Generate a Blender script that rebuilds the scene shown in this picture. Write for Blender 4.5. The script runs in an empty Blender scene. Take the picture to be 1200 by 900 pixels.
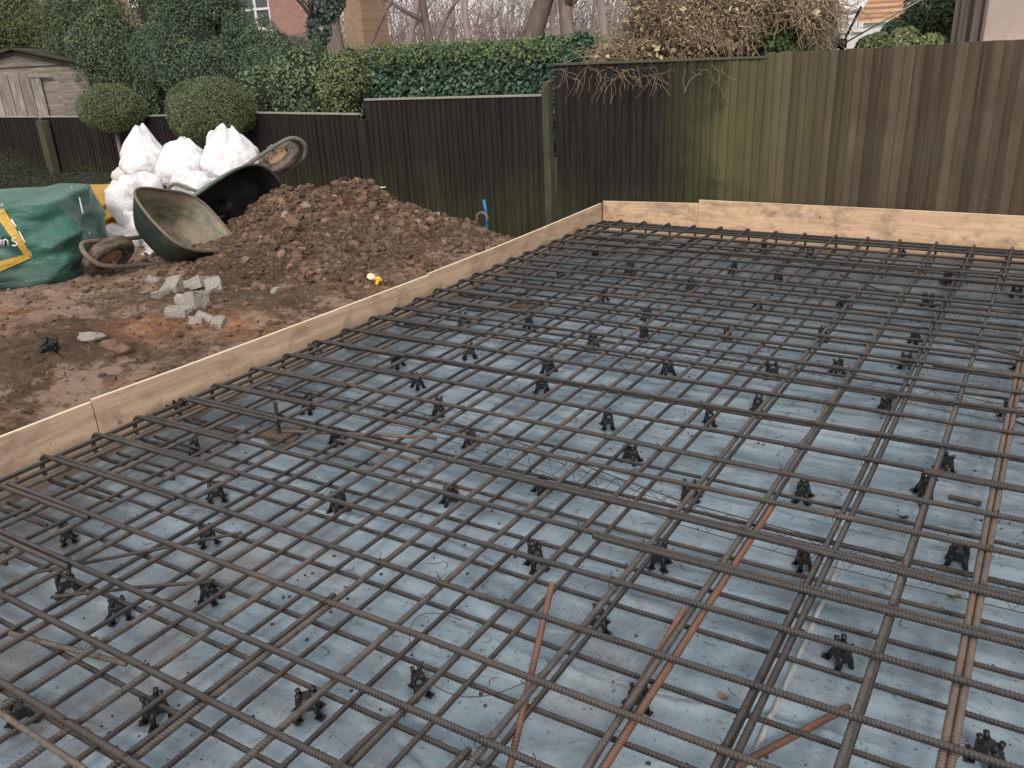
import bpy, math, random
import numpy as np
from mathutils import Vector, Matrix, noise
random.seed(7); RNG = np.random.default_rng(7)
R = math.radians
SC = bpy.context.scene
COL = SC.collection

# ------------------------------------------------------------------ camera survey
F_PX = 990.45; HC = 1.48
AX = np.array([0.84808725, 0.16289791, -0.50419469])
AY = np.array([0.52796247, -0.3401901, 0.77815572])
AZ = np.array([-0.0447621, -0.92613982, -0.37451487])
def _ray(px, py):
    d = np.array([px-600.0, py-450.0, F_PX]); return np.array([d@AX, d@AY, d@AZ])
def gz(px, py, z=0.0):            # survey a photo point lying at height z
    r = _ray(px, py); t = (z-HC)/r[2]; return Vector((r[0]*t, r[1]*t, z))
def gy(px, py, Y):                # survey a photo point lying at distance Y
    r = _ray(px, py); t = Y/r[1]; return Vector((r[0]*t, Y, HC+r[2]*t))

# ------------------------------------------------------------------ mesh builder
class MB:
    def __init__(s): s.v=[]; s.f=[]; s.m=[]; s.n=0; s.sm=[]
    def add(s, v, faces, mi=0, smooth=True):
        v=np.asarray(v,float).reshape(-1,3)
        for f in faces:
            f=np.asarray(f,int)
            if f.size==0: continue
            s.f.append(f+s.n); s.m.append(np.full(len(f),mi)); s.sm.append(np.full(len(f),smooth))
        s.v.append(v); s.n+=len(v)
    def build(s, name, mats, parent=None, loc=None):
        me=bpy.data.meshes.new(name)
        V=np.concatenate(s.v) if s.v else np.zeros((0,3))
        me.vertices.add(len(V)); me.vertices.foreach_set('co',V.ravel())
        loops=np.concatenate([f.ravel() for f in s.f]); tot=np.concatenate([np.full(len(f),f.shape[1]) for f in s.f])
        me.loops.add(len(loops)); me.loops.foreach_set('vertex_index',loops.astype(np.int32))
        me.polygons.add(len(tot)); st=np.concatenate([[0],np.cumsum(tot)[:-1]])
        me.polygons.foreach_set('loop_start',st.astype(np.int32)); me.polygons.foreach_set('loop_total',tot.astype(np.int32))
        me.polygons.foreach_set('material_index',np.concatenate(s.m).astype(np.int32))
        me.polygons.foreach_set('use_smooth',np.concatenate(s.sm))
        me.update(calc_edges=True); me.validate()
        for m in (mats if isinstance(mats,(list,tuple)) else [mats]): me.materials.append(m)
        o=bpy.data.objects.new(name,me); COL.objects.link(o)
        if parent is not None: o.parent=parent
        if loc is not None: o.location=loc
        return o

def tube(mb, P, r, n=8, mi=0, caps=True, up=None):
    P=np.asarray(P,float); k=len(P); r=np.broadcast_to(np.asarray(r,float),(k,))
    T=np.gradient(P,axis=0); T/=np.linalg.norm(T,axis=1)[:,None]+1e-12
    u=np.array([0,0,1.0]) if up is None else np.asarray(up,float)
    if abs(T[0]@u)>.9: u=np.array([0,1.0,0]) if abs(T[0][1])<.9 else np.array([1.0,0,0])
    A=np.zeros((k,3)); a=np.cross(T[0],u); a/=np.linalg.norm(a); A[0]=a
    for i in range(1,k):
        a=a-T[i]*(a@T[i]); a/=np.linalg.norm(a)+1e-12; A[i]=a
    B=np.cross(T,A)
    th=np.linspace(0,2*np.pi,n,endpoint=False)
    V=P[:,None,:]+r[:,None,None]*(np.cos(th)[None,:,None]*A[:,None,:]+np.sin(th)[None,:,None]*B[:,None,:])
    i=np.arange(k-1)[:,None]*n; j=np.arange(n)[None,:]; j2=(j+1)%n
    F=np.stack([i+j,i+j2,i+n+j2,i+n+j],-1).reshape(-1,4)
    fs=[F]
    if caps: fs+= [np.arange(n)[::-1][None,:], (np.arange(n)+(k-1)*n)[None,:]]
    mb.add(V.reshape(-1,3),fs,mi)

def box(mb, c, s, rot=None, mi=0, bev=0.0, smooth=False):
    x,y,z=[a/2 for a in s]
    if bev<=0:
        v=np.array([[sx*x,sy*y,sz*z] for sz in(-1,1) for sy in(-1,1) for sx in(-1,1)])
        f=np.array([[0,2,3,1],[4,5,7,6],[0,1,5,4],[2,6,7,3],[0,4,6,2],[1,3,7,5]])
        fs=[f]
    else:
        # chamfered box: loops in z
        def ring(ix,iy,zz):
            b=bev
            return [[-ix+b,-iy,zz],[ix-b,-iy,zz],[ix,-iy+b,zz],[ix,iy-b,zz],[ix-b,iy,zz],[-ix+b,iy,zz],[-ix,iy-b,zz],[-ix,-iy+b,zz]]
        v=np.array(ring(x-bev,y-bev,-z)+ring(x,y,-z+bev)+ring(x,y,z-bev)+ring(x-bev,y-bev,z))
        q=[]
        for L in range(3):
            for j in range(8): q.append([L*8+j,L*8+(j+1)%8,L*8+8+(j+1)%8,L*8+8+j])
        fs=[np.array(q),np.arange(8)[::-1][None,:],(np.arange(8)+24)[None,:]]
    if rot is not None: v=v@np.array(rot).T
    mb.add(v+np.array(c),fs,mi,smooth)

def grid(mb, X, Y, Z, mi=0, smooth=True):
    ny,nx=X.shape
    V=np.stack([X,Y,Z],-1).reshape(-1,3)
    i=np.arange(ny-1)[:,None]*nx; j=np.arange(nx-1)[None,:]
    F=np.stack([i+j,i+j+1,i+nx+j+1,i+nx+j],-1).reshape(-1,4)
    mb.add(V,[F],mi,smooth)

def rotm(rx,ry,rz):
    from mathutils import Euler
    return np.array(Euler((rx,ry,rz)).to_matrix())

_perm=RNG.permutation(256); _g=RNG.uniform(-1,1,256)
def vnoise(x,y,z=0.0):            # smooth value noise, numpy
    x=np.asarray(x,float); y=np.asarray(y,float); z=np.broadcast_to(np.asarray(z,float),np.broadcast(x,y).shape)
    xi=np.floor(x).astype(int); yi=np.floor(y).astype(int); zi=np.floor(z).astype(int)
    fx=x-xi; fy=y-yi; fz=z-zi
    fx=fx*fx*(3-2*fx); fy=fy*fy*(3-2*fy); fz=fz*fz*(3-2*fz)
    def h(a,b,c): return _g[_perm[(_perm[(_perm[a&255]+b)&255]+c)&255]]
    def l(a,b,t): return a+(b-a)*t
    return l(l(l(h(xi,yi,zi),h(xi+1,yi,zi),fx),l(h(xi,yi+1,zi),h(xi+1,yi+1,zi),fx),fy),
             l(l(h(xi,yi,zi+1),h(xi+1,yi,zi+1),fx),l(h(xi,yi+1,zi+1),h(xi+1,yi+1,zi+1),fx),fy),fz)
def fbm(x,y,z=0.0,o=4):
    s=0;a=1;f=1
    for k in range(o): s=s+a*vnoise(np.asarray(x)*f+k*17.3,np.asarray(y)*f-k*9.1,np.asarray(z)*f); a*=.5; f*=2.03
    return s

def empty(name, label, cat, loc=(0,0,0), group=None, rot=None):
    o=bpy.data.objects.new(name,None); COL.objects.link(o); o.location=loc
    if rot is not None: o.rotation_euler=rot
    return tag(o,label,cat,group)
def tag(o,label,cat,group=None):
    o['label']=label; o['category']=cat
    if group: o['group']=group
    return o
def struct(o): o['kind']='structure'; return o

# ------------------------------------------------------------------ materials
class NT:
    def __init__(s,name,rough=.8,spec=.3):
        s.m=bpy.data.materials.new(name); s.m.use_nodes=True; s.t=s.m.node_tree
        s.b=s.t.nodes['Principled BSDF']; s.b.inputs['Roughness'].default_value=rough
        s.b.inputs['Specular IOR Level'].default_value=spec
        s.tc=s.n('ShaderNodeTexCoord')
    def n(s,t,**k):
        x=s.t.nodes.new(t)
        for a,b in k.items(): setattr(x,a,b)
        return x
    def l(s,a,b): s.t.links.new(a,b)
    def vec(s,scale=(1,1,1),src='Object',rot=(0,0,0)):
        mp=s.n('ShaderNodeMapping'); mp.inputs['Scale'].default_value=scale; mp.inputs['Rotation'].default_value=rot
        if src=='World':
            g=s.n('ShaderNodeNewGeometry'); s.l(g.outputs['Position'],mp.inputs[0])
        else: s.l(s.tc.outputs[src],mp.inputs[0])
        return mp.outputs[0]
    def noise(s,scale,detail=5,rough=.6,v=None,dist=0):
        x=s.n('ShaderNodeTexNoise'); x.inputs['Scale'].default_value=scale; x.inputs['Detail'].default_value=detail
        x.inputs['Roughness'].default_value=rough; x.inputs['Distortion'].default_value=dist
        if v is not None: s.l(v,x.inputs['Vector'])
        return x.outputs['Fac']
    def ramp(s,fac,stops,interp='LINEAR'):
        x=s.n('ShaderNodeValToRGB'); e=x.color_ramp.elements; x.color_ramp.interpolation=interp
        while len(e)<len(stops): e.new(.5)
        for i,(p,c) in enumerate(stops):
            e[i].position=p; e[i].color=(c,c,c,1) if isinstance(c,(int,float)) else (*c,1)
        s.l(fac,x.inputs[0]); return x.outputs[0]
    def mix(s,f,a,b,mode='MIX'):
        x=s.n('ShaderNodeMix',data_type='RGBA',blend_type=mode)
        for sock,val in ((x.inputs[0],f),(x.inputs[6],a),(x.inputs[7],b)):
            if isinstance(val,(int,float)): sock.default_value=val
            elif isinstance(val,tuple): sock.default_value=(*val,1)
            else: s.l(val,sock)
        return x.outputs[2]
    def math(s,op,a,b=0.0,clamp=False):
        x=s.n('ShaderNodeMath',operation=op,use_clamp=clamp)
        for i,v in enumerate((a,b)):
            if isinstance(v,(int,float)): x.inputs[i].default_value=v
            else: s.l(v,x.inputs[i])
        return x.outputs[0]
    def sep(s,v):
        x=s.n('ShaderNodeSeparateXYZ'); s.l(v,x.inputs[0]); return x.outputs
    def col(s,c):
        if isinstance(c,tuple): s.b.inputs['Base Color'].default_value=(*c,1)
        else: s.l(c,s.b.inputs['Base Color'])
    def rough(s,c): s.l(c,s.b.inputs['Roughness'])
    def bump(s,h,st=.5,d=.01):
        x=s.n('ShaderNodeBump'); x.inputs['Strength'].default_value=st; x.inputs['Distance'].default_value=d
        s.l(h,x.inputs['Height']); s.l(x.outputs[0],s.b.inputs['Normal'])
    def orand(s):
        x=s.n('ShaderNodeObjectInfo'); return x.outputs['Random']
    def irand(s):
        x=s.n('ShaderNodeNewGeometry'); return x.outputs['Random Per Island']

def m_simple(name,c1,c2,scale=8,rough=.8,spec=.3,bump=0,bs=30,metal=0,det=5):
    t=NT(name,rough,spec); t.col(t.ramp(t.noise(scale,det),[(.3,c1),(.7,c2)])); t.b.inputs['Metallic'].default_value=metal
    if bump: t.bump(t.noise(bs,6),bump,.01)
    return t.m

def m_rebar(name,dark,mid,rust,amt):
    t=NT(name,.62,.45)
    w=t.vec(src='World')
    n1=t.noise(3.2,6,.7,w); n2=t.noise(45,4,.7,w)
    c=t.ramp(n2,[(.3,dark),(.7,mid)])
    f=t.ramp(n1,[(.62-amt,0.0),(.78-amt*.6,1.0)])
    c2=t.ramp(n2,[(.3,tuple(x*.6 for x in rust)),(.7,rust)])
    c=t.mix(f,c,c2)
    # lighter on upward faces, in patches
    g=t.n('ShaderNodeNewGeometry'); nz=t.sep(g.outputs['Normal'])[2]
    top_f=t.math('MULTIPLY',t.ramp(nz,[(.55,0.0),(1.0,1.0)]),t.ramp(n1,[(.3,.15),(.7,.5)]))
    c=t.mix(top_f,c,(.165,.152,.142))
    t.col(c); t.b.inputs['Metallic'].default_value=.15
    t.rough(t.ramp(n2,[(.3,.5),(.7,.72)]))
    t.bump(n2,.25,.002)
    return t.m
M={}
M['bar']=m_rebar('steel_dark',(.014,.013,.013),(.052,.048,.046),(.13,.080,.055),.02)
M['bar2']=m_rebar('steel_brown',(.036,.028,.024),(.064,.055,.049),(.13,.080,.058),.07)
M['bar3']=m_rebar('steel_rust',(.07,.055,.045),(.175,.14,.115),(.24,.15,.105),.16)
M['bar4']=m_rebar('steel_orange_rust',(.06,.035,.025),(.15,.08,.052),(.23,.10,.055),.32)
M['bar5']=m_rebar('steel_dusty',(.034,.031,.029),(.11,.098,.089),(.17,.125,.10),.10)
M['wire']=m_simple('tie_wire_steel',(.03,.022,.018),(.10,.07,.05),60,.6,.4,metal=.3)
M['plast']=m_simple('black_plastic',(.006,.006,.007),(.018,.018,.02),40,.42,.5,bump=.1)

def m_membrane():
    t=NT('blue_grey_membrane',.35,.45)
    w=t.vec(src='World'); sx=t.vec((1.1,3.2,1),'World'); 
    n=t.noise(1.3,6,.62,sx,.8); n2=t.noise(5,6,.65,t.vec((1,2.2,1),'World'),.6); n3=t.noise(60,5,.7,w)
    c=t.ramp(n,[(.34,(.150,.205,.252)),(.5,(.235,.315,.380)),(.66,(.34,.435,.505))])
    c=t.mix(t.ramp(n2,[(.54,0.0),(.70,.5)]),c,(.42,.475,.50))
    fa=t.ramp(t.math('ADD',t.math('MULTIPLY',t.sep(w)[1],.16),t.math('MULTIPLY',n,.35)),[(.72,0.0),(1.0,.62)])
    c=t.mix(fa,c,(.105,.118,.130))  # darker far end: reflection of the dark fence painted into the colour
    # mud film, heavier toward the near left corner and in patches
    P=t.sep(w); d=t.math('ADD',t.math('MULTIPLY',P[0],-.05),t.math('MULTIPLY',P[1],-.085))
    md=t.math('ADD',t.noise(2.3,7,.7,w,.5),t.math('ADD',d,.06))
    c=t.mix(t.ramp(md,[(.48,0.0),(.72,.72)]),c,(.20,.188,.172))
    c=t.mix(t.ramp(t.noise(7,7,.75,w),[(.60,0.0),(.68,.45)]),c,(.15,.14,.13))
    c=t.mix(t.math('MULTIPLY',t.ramp(n3,[(.585,0.0),(.63,.85)]),t.ramp(n2,[(.35,1.0),(.6,.35)])),c,(.08,.072,.065))
    t.col(c)
    t.rough(t.ramp(t.noise(3.1,5,.6,w,.4),[(.38,.13),(.6,.55)]))
    h=t.math('ADD',t.math('MULTIPLY',t.noise(5,4,.5,t.vec((1,1.6,1),'World'),.8),.8),t.math('MULTIPLY',n3,.08))
    nz_=t.n('ShaderNodeTexNoise'); nz_.inputs['Scale'].default_value=2.5; nz_.inputs['Detail'].default_value=4; t.l(w,nz_.inputs['Vector'])
    vm=t.n('ShaderNodeVectorMath',operation='MULTIPLY_ADD'); t.l(nz_.outputs['Color'],vm.inputs[0]); vm.inputs[1].default_value=(.55,.35,0); t.l(w,vm.inputs[2])
    cr=[]
    for sc_,wd in ((2.6,.022),(6.5,.035)):
        vo=t.n('ShaderNodeTexVoronoi',feature='DISTANCE_TO_EDGE'); vo.inputs['Scale'].default_value=sc_; t.l(vm.outputs[0],vo.inputs['Vector'])
        cr.append(t.math('MULTIPLY',t.ramp(vo.outputs['Distance'],[(0,1.0),(wd,0.0)]),t.ramp(t.noise(1.9,3,.5,w),[(.45,0.0),(.6,1.0)])))
    crs=t.math('ADD',cr[0],t.math('MULTIPLY',cr[1],.5))
    h=t.math('ADD',h,t.math('MULTIPLY',crs,.16))
    t.col(t.mix(t.math('MULTIPLY',crs,.28),c,(.42,.46,.48)))
    t.bump(h,.5,.022)
    return t.m
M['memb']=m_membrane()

def m_ply(name,warm):
    t=NT(name,.7,.25)
    v=t.vec((.6,.6,7)); n=t.noise(2.2,7,.65,v,2.0); n2=t.noise(5,5,.7,t.vec((1,1,1.4)))
    a,b=((.50,.33,.21),(.68,.48,.32)) if warm else ((.38,.27,.19),(.57,.42,.31))
    c=t.ramp(n,[(.35,a),(.65,b)])
    c=t.mix(t.ramp(n2,[(.50,0.0),(.66,.80)]),c,(.27,.195,.14))
    c=t.mix(t.ramp(t.noise(14,3,.5,t.vec((1,1,1))),[(.70,0.0),(.76,.9)]),c,(.12,.075,.05))
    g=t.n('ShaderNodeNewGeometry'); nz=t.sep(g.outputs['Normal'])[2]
    c=t.mix(t.ramp(nz,[(.7,0.0),(.9,1.0)]),c,(.80,.68,.50))  # top edges brightened: sky light from above put into the colour
    pz=t.sep(t.vec(src='World'))[2]
    c=t.mix(t.math('MULTIPLY',t.ramp(t.noise(26,6,.75,t.vec((1,1,1))),[(.56,0.0),(.64,.8)]),t.ramp(pz,[(.05,1.0),(.24,.12)])),c,(.17,.13,.10))
    c=t.mix(t.ramp(pz,[(.02,.5),(.07,0.0)]),c,(.24,.20,.165))
    t.col(c); t.bump(n,.2,.003); return t.m
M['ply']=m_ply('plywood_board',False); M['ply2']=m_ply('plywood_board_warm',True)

def m_soil():
    t=NT('brown_soil',.95,.12)
    w=t.vec(src='World'); n=t.noise(1.1,7,.65,w,.4); n2=t.noise(16,7,.75,w); n3=t.noise(75,4,.7,w)
    c=t.ramp(n2,[(.32,(.048,.029,.019)),(.5,(.21,.137,.090)),(.68,(.40,.285,.20))])
    c=t.mix(t.ramp(n,[(.42,0.0),(.58,.72)]),c,(.080,.055,.042))
    P=t.sep(w)
    def blob(cx,cy,r,k):
        dx=t.math('POWER',t.math('ADD',P[0],-cx),2); dy=t.math('POWER',t.math('MULTIPLY',t.math('ADD',P[1],-cy),1.6),2)
        dd=t.math('SQRT',t.math('ADD',dx,dy)); dd=t.math('ADD',dd,t.math('MULTIPLY',t.noise(5,5,.6,w),.6))
        return t.ramp(dd,[(r,k),(r+.35,0.0)])
    for (cx,cy,r,k) in [(-3.75,2.45,.35,.8),(-3.35,2.65,.28,.7),(-3.9,1.55,.25,.5),(-4.9,2.3,.3,.6),(-4.6,1.5,.3,.5),(-3.3,1.9,.2,.5),(-3.35,3.5,.2,.45),(-4.3,4.6,.2,.5),(-3.9,5.1,.2,.45)]:
        c=t.mix(t.math('MULTIPLY',blob(cx,cy,r,k),t.ramp(n2,[(.3,.35),(.6,1.0)])),c,(.44,.20,.10))
    # drier pale crust on the flat part
    c=t.mix(t.ramp(t.math('ADD',t.math('MULTIPLY',P[2],-2.2),t.noise(3.1,8,.75,w)),[(-.10,0.0),(.07,.70)]),c,(.40,.295,.225))
    t.col(c); t.bump(t.math('ADD',n2,t.math('MULTIPLY',n3,.4)),1.0,.03); return t.m
M['soil']=m_soil()
def m_clod():
    t=NT('soil_clod',.95,.12); r=t.irand(); n=t.noise(40,5,.7,t.vec(src='World'))
    c=t.ramp(r,[(0,(.038,.024,.017)),(.5,(.098,.064,.045)),(.80,(.145,.100,.073)),(.95,(.22,.115,.068)),(1,(.30,.24,.19))])
    c=t.mix(t.ramp(n,[(.35,0.0),(.7,.5)]),c,(.21,.155,.118)); t.col(c); t.bump(n,.8,.01); return t.m
M['clod']=m_clod()
M['concrete']=m_simple('grey_concrete_lump',(.22,.20,.175),(.42,.39,.35),9,.9,.2,bump=.6,bs=25)

def m_fence(name,light=False,X0=None):
    t=NT(name,.88,.15)
    w=t.vec(src='World'); P=t.sep(w)
    st=t.noise(2.0,6,.7,t.vec((14,14,.8),'World')); blot=t.noise(1.6,6,.65,w,.5); r=t.irand()
    dark=t.ramp(st,[(.3,(.015,.0125,.0125)),(.7,(.038,.032,.031))])
    lt=t.ramp(t.math('ADD',t.math('MULTIPLY',st,.7),t.math('MULTIPLY',t.math('ADD',r,-.15),.50)),[(.20,(.050,.038,.028)),(.5,(.098,.076,.054)),(.90,(.175,.138,.100))])
    lt=t.mix(t.ramp(blot,[(.45,0.0),(.70,.6)]),lt,(.062,.043,.034))
    st2=t.noise(1.5,6,.7,t.vec((30,30,.6),'World')); lt=t.mix(t.ramp(st2,[(.55,0.0),(.75,.45)]),lt,(.22,.195,.155))
    hz=t.math('ADD',P[2],t.math('ADD',t.math('MULTIPLY',blot,.5),t.math('MULTIPLY',r,.12)))
    lt=t.mix(t.ramp(hz,[(.80,0.0),(1.02,.30),(1.2,.20),(1.42,0.0)]),lt,(.080,.078,.050))
    lt=t.mix(t.ramp(t.math('ADD',P[0],t.math('MULTIPLY',blot,.6)),[(-1.0,0.0),(.4,.5)]),lt,(.135,.085,.065))
    moss=(.115,.122,.050)
    if X0 is not None:
        k=t.math('ADD',t.math('ADD',P[0],-X0),t.math('ADD',t.math('MULTIPLY',t.math('ADD',blot,-.5),.7),t.math('MULTIPLY',t.math('ADD',st,-.5),.5)))
        k2=t.math('ADD',t.math('ADD',P[0],-X0),0)
        f=t.ramp(t.math('ADD',t.math('MULTIPLY',k,2.0),.5),[(.42,0.0),(.58,1.0)])
        c=t.mix(f,dark,lt)
        mm=t.math('SUBTRACT',1.0,t.math('MULTIPLY',t.math('ABSOLUTE',t.math('ADD',k2,-.13)),1.5),True)
        c=t.mix(t.math('MULTIPLY',mm,t.ramp(blot,[(.33,.15),(.55,.8)])),c,moss)
    elif light: c=t.mix(t.math('MULTIPLY',t.ramp(t.math('ADD',t.math('MULTIPLY',t.math('ADD',P[0],2.2),.7),t.math('MULTIPLY',blot,.3)),[(.25,.60),(1.35,0.0)]),t.ramp(st,[(.35,.4),(.6,1.0)])),lt,moss) if True else t.mix(t.math('MULTIPLY',t.ramp(t.math('ADD',P[0],t.math('MULTIPLY',r,.3)),[(0.0,0.0),(1.0,0.0)]),t.ramp(blot,[(.4,.2),(.6,1.0)])),lt,moss)
    else: c=dark
    # green algae low down
    if not light:
        lo=t.ramp(t.math('ADD',P[2],t.math('MULTIPLY',t.math('ADD',blot,-.5),.9)),[(.0,.75),(.46,0.0)])
        c=t.mix(t.math('MULTIPLY',lo,t.ramp(st,[(.35,.3),(.6,1.0)])),c,(.060,.068,.030))
        c=t.mix(t.ramp(t.noise(1.3,5,.6,t.vec((7,7,.5),'World')),[(.60,0.0),(.74,.42)]),c,(.062,.066,.036))
    t.col(c); t.bump(st,.35,.006); return t.m
M['fdark']=m_fence('fence_dark'); M['fmix']=m_fence('fence_mixed',X0=-2.20); M['flight']=m_fence('fence_weathered',True)
M['fcap']=m_simple('pale_cap_rail',(.16,.17,.14),(.36,.37,.33),12,.85)
M['fpost']=m_simple('mossy_post',(.035,.034,.025),(.085,.09,.05),7,.9,bump=.3)

def m_leaf(name,cs,rough=.55,tr=.25,low=None):
    t=NT(name,rough,.35); r=t.irand(); n=t.noise(2.2,4,.6,t.vec(src='World'))
    k=t.math('ADD',t.math('MULTIPLY',r,.55),t.math('MULTIPLY',n,.6))
    st=[(.2+.65*i/(len(cs)-1),c) for i,c in enumerate(cs)]
    t.col(t.ramp(k,st))
    try: t.b.inputs['Subsurface Weight'].default_value=0
    except Exception: pass
    return t.m
M['lf_tree']=m_leaf('foliage_mixed_evergreen',[(0.040,0.061,0.035),(0.086,0.131,0.071),(0.177,0.241,0.126)])  # evergreen colours raised to put background haze into them
M['lf_tree2']=m_leaf('foliage_dark_evergreen',[(0.035,0.057,0.037),(0.077,0.121,0.076),(0.150,0.209,0.128)])
M['lf_yel']=m_leaf('foliage_olive',[(0.055,0.071,0.031),(0.116,0.145,0.062),(0.215,0.244,0.116)])
M['lf_hedge']=m_leaf('foliage_glossy_hedge',[(0.019,0.042,0.029),(0.046,0.094,0.059),(0.097,0.170,0.107)],.35)
M['lf_htop']=m_leaf('foliage_hedge_top',[(.06,.095,.035),(.12,.17,.06),(.20,.25,.10)],.5)  # lit hedge top: light put into a paler leaf colour
M['lf_yew']=m_leaf('foliage_clipped_ball',[(0.046,0.066,0.031),(0.091,0.130,0.056),(0.176,0.220,0.105)],.6)
M['lf_ivy']=m_leaf('foliage_ivy',[(0.028,0.041,0.037),(0.070,0.094,0.082),(0.156,0.196,0.172)],.4)
M['lf_low']=m_leaf('foliage_low',[(.016,.022,.012),(.034,.044,.024),(.06,.07,.04)],.7)
M['lf_dry']=m_leaf('foliage_dry',[(.12,.085,.055),(.27,.205,.125),(.45,.37,.23)],.7)
M['lf_pale']=m_leaf('foliage_pale_yellow',[(.32,.28,.14),(.46,.41,.23),(.62,.60,.36)],.6)
M['lf_grn']=m_leaf('foliage_green_patch',[(.015,.03,.010),(.035,.06,.02),(.07,.10,.035)],.6)
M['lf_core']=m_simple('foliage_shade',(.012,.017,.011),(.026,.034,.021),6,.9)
M['twig']=m_simple('dry_twigs',(.20,.150,.105),(.44,.35,.25),14,.85)
M['bark']=m_simple('tree_bark',(.12,.095,.082),(.25,.20,.175),9,.9,bump=.4)
M['bark2']=m_simple('far_bark',(.28,.225,.21),(.42,.35,.33),9,.9)  # far trees: haze painted in as a paler bark
# ------------------------------------------------------------------ slab bed: membrane
SX0,SX1,SY0,SY1=-3.02,1.75,-1.4,6.12
def memb_h(x,y):
    h=.009*vnoise(x*2.3+3,y*4.5,1)+.006*vnoise(x*5,y*9,2)+.0034*vnoise(x*12,y*17,3)+.0015*np.abs(vnoise(x*26,y*33,6))
    # sharp folds
    h=h+.010*np.exp(-((x+.345+.02*vnoise(y*1.5,7.1))/.007)**2)*(y<2.4)      # lapped seam
    h=h+.005*np.exp(-((x+.86+.03*vnoise(y*1.2,3.1))/.010)**2)*(y<1.9)
    for k,(yy,xx0,xx1) in enumerate([(1.1,-2,-.2),(1.75,-2.4,-1),(2.5,-1.3,.6),(3.2,-2.2,0),(2.05,-.9,.9),(1.55,-1.3,0),(4.1,-2,0.5)]):
        yc=yy+.10*vnoise(x*1.3,k*3.3); m=np.clip((x-xx0)*4,0,1)*np.clip((xx1-x)*4,0,1)
        h=h+.009*np.exp(-((y-yc)/.013)**2)*m
    h=h+.028*np.exp(-((y-SY1)/.07)**2)+.02*np.exp(-((x-SX0)/.05)**2)
    return h
xs=np.arange(SX0+.002,SX1,.0105); ys=np.concatenate([np.arange(SY0,.6,.05),np.arange(.6,3.2,.0085),np.arange(3.2,SY1-.002,.02)])
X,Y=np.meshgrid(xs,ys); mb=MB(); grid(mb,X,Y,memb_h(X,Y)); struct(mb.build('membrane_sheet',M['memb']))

# pale lap tape along the seam
mb=MB(); yy_=np.arange(.2,2.35,.02); xx_=np.array([-.350,-.346,-.342,-.338])
X,Y=np.meshgrid(xx_,yy_); wob=.02*vnoise(Y*1.5,7.1*np.ones_like(Y)); Xw=X-wob
grid(mb,Xw,Y,memb_h(Xw,Y)+.003+.002*vnoise(Y*9,X*0))
o=mb.build('seam_tape',m_simple('pale_tape',(.20,.23,.24),(.48,.51,.52),14,.4,.5)); tag(o,'thin pale lap seam tape running along the grey sheet beside a doubled bar','tape')

# ------------------------------------------------------------------ formwork boards
def board(name,label,pts,h,mat,zt,th=.018,axis='x',group='plywood formwork boards round the slab'):
    # pts: list of (x,y,ztop) along the inner face, thickness outward
    mb=MB(); pts=np.array(pts,float); n=40
    t=np.linspace(0,1,len(pts)); tt=np.linspace(0,1,n)
    P=np.stack([np.interp(tt,t,pts[:,i]) for i in range(3)],1)
    nrm=np.array([-1,0,0]) if axis=='x' else np.array([0,1,0])
    a=P.copy(); b=P+nrm*th; b[:,2]+=0
    lo=a.copy(); lo[:,2]=-.01; lo2=b.copy(); lo2[:,2]=-.01
    ch=a.copy(); ch[:,2]-=.002; ch=ch; a2=a+nrm*.002
    b2=b-nrm*.002; bc=b.copy(); bc[:,2]-=.002
    rings=np.stack([lo,ch,a2,b2,bc,lo2],1); m=6
    i=np.arange(n-1)[:,None]*m; j=np.arange(m)[None,:]; j2=(j+1)%m
    F=np.stack([i+j,i+m+j,i+m+j2,i+j2],-1).reshape(-1,4)
    if axis!='x': F=F[:,::-1]
    mb.add(rings.reshape(-1,3),[F,np.arange(m)[None,:],(np.arange(m)+(n-1)*m)[::-1][None,:]],0,False)
    o=mb.build(name,mat); tag(o,label,'board',group); return o
board('formwork_board','dirty plywood board nearest the camera on the left slab edge',[(-3.03,-1.0,.262),(-3.022,1.0,.263),(-3.02,1.662,.262)],0,M['ply'],0)
board('formwork_board','long bowed plywood board with muddy stains below the soil on the left slab edge',[(-3.014,1.668,.272),(-3.02,2.1,.258),(-3.02,2.8,.247),(-3.016,3.82,.237)],0,M['ply'],0)
board('formwork_board','far plywood board on the left slab edge, running into the back corner',[(-3.022,3.826,.242),(-3.02,4.6,.243),(-3.02,5.3,.25),(-3.02,6.10,.262)],0,M['ply'],0)
board('formwork_board','short low plywood board across the back of the slab at the corner',[(-3.02,6.12,.275),(-2.225,6.12,.300)],0,M['ply2'],0,axis='y')
board('formwork_board','long taller orange plywood board across the back of the slab below the fence',[(-2.222,6.115,.327),(-.9,6.115,.335),(1.75,6.10,.345)],0,M['ply2'],0,axis='y')
# outside pegs behind boards
for (px,py,l) in [(-3.045,1.66,'timber peg behind the left board joint nearest the camera'),(-3.045,3.82,'timber peg behind the left board joint beside the soil heap')]:
    mb=MB(); box(mb,(px-.022,py,.08),(.02,.045,.26),bev=.003); o=mb.build('timber_peg',M['ply']); tag(o,l,'peg','pegs holding the formwork boards')

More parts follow.
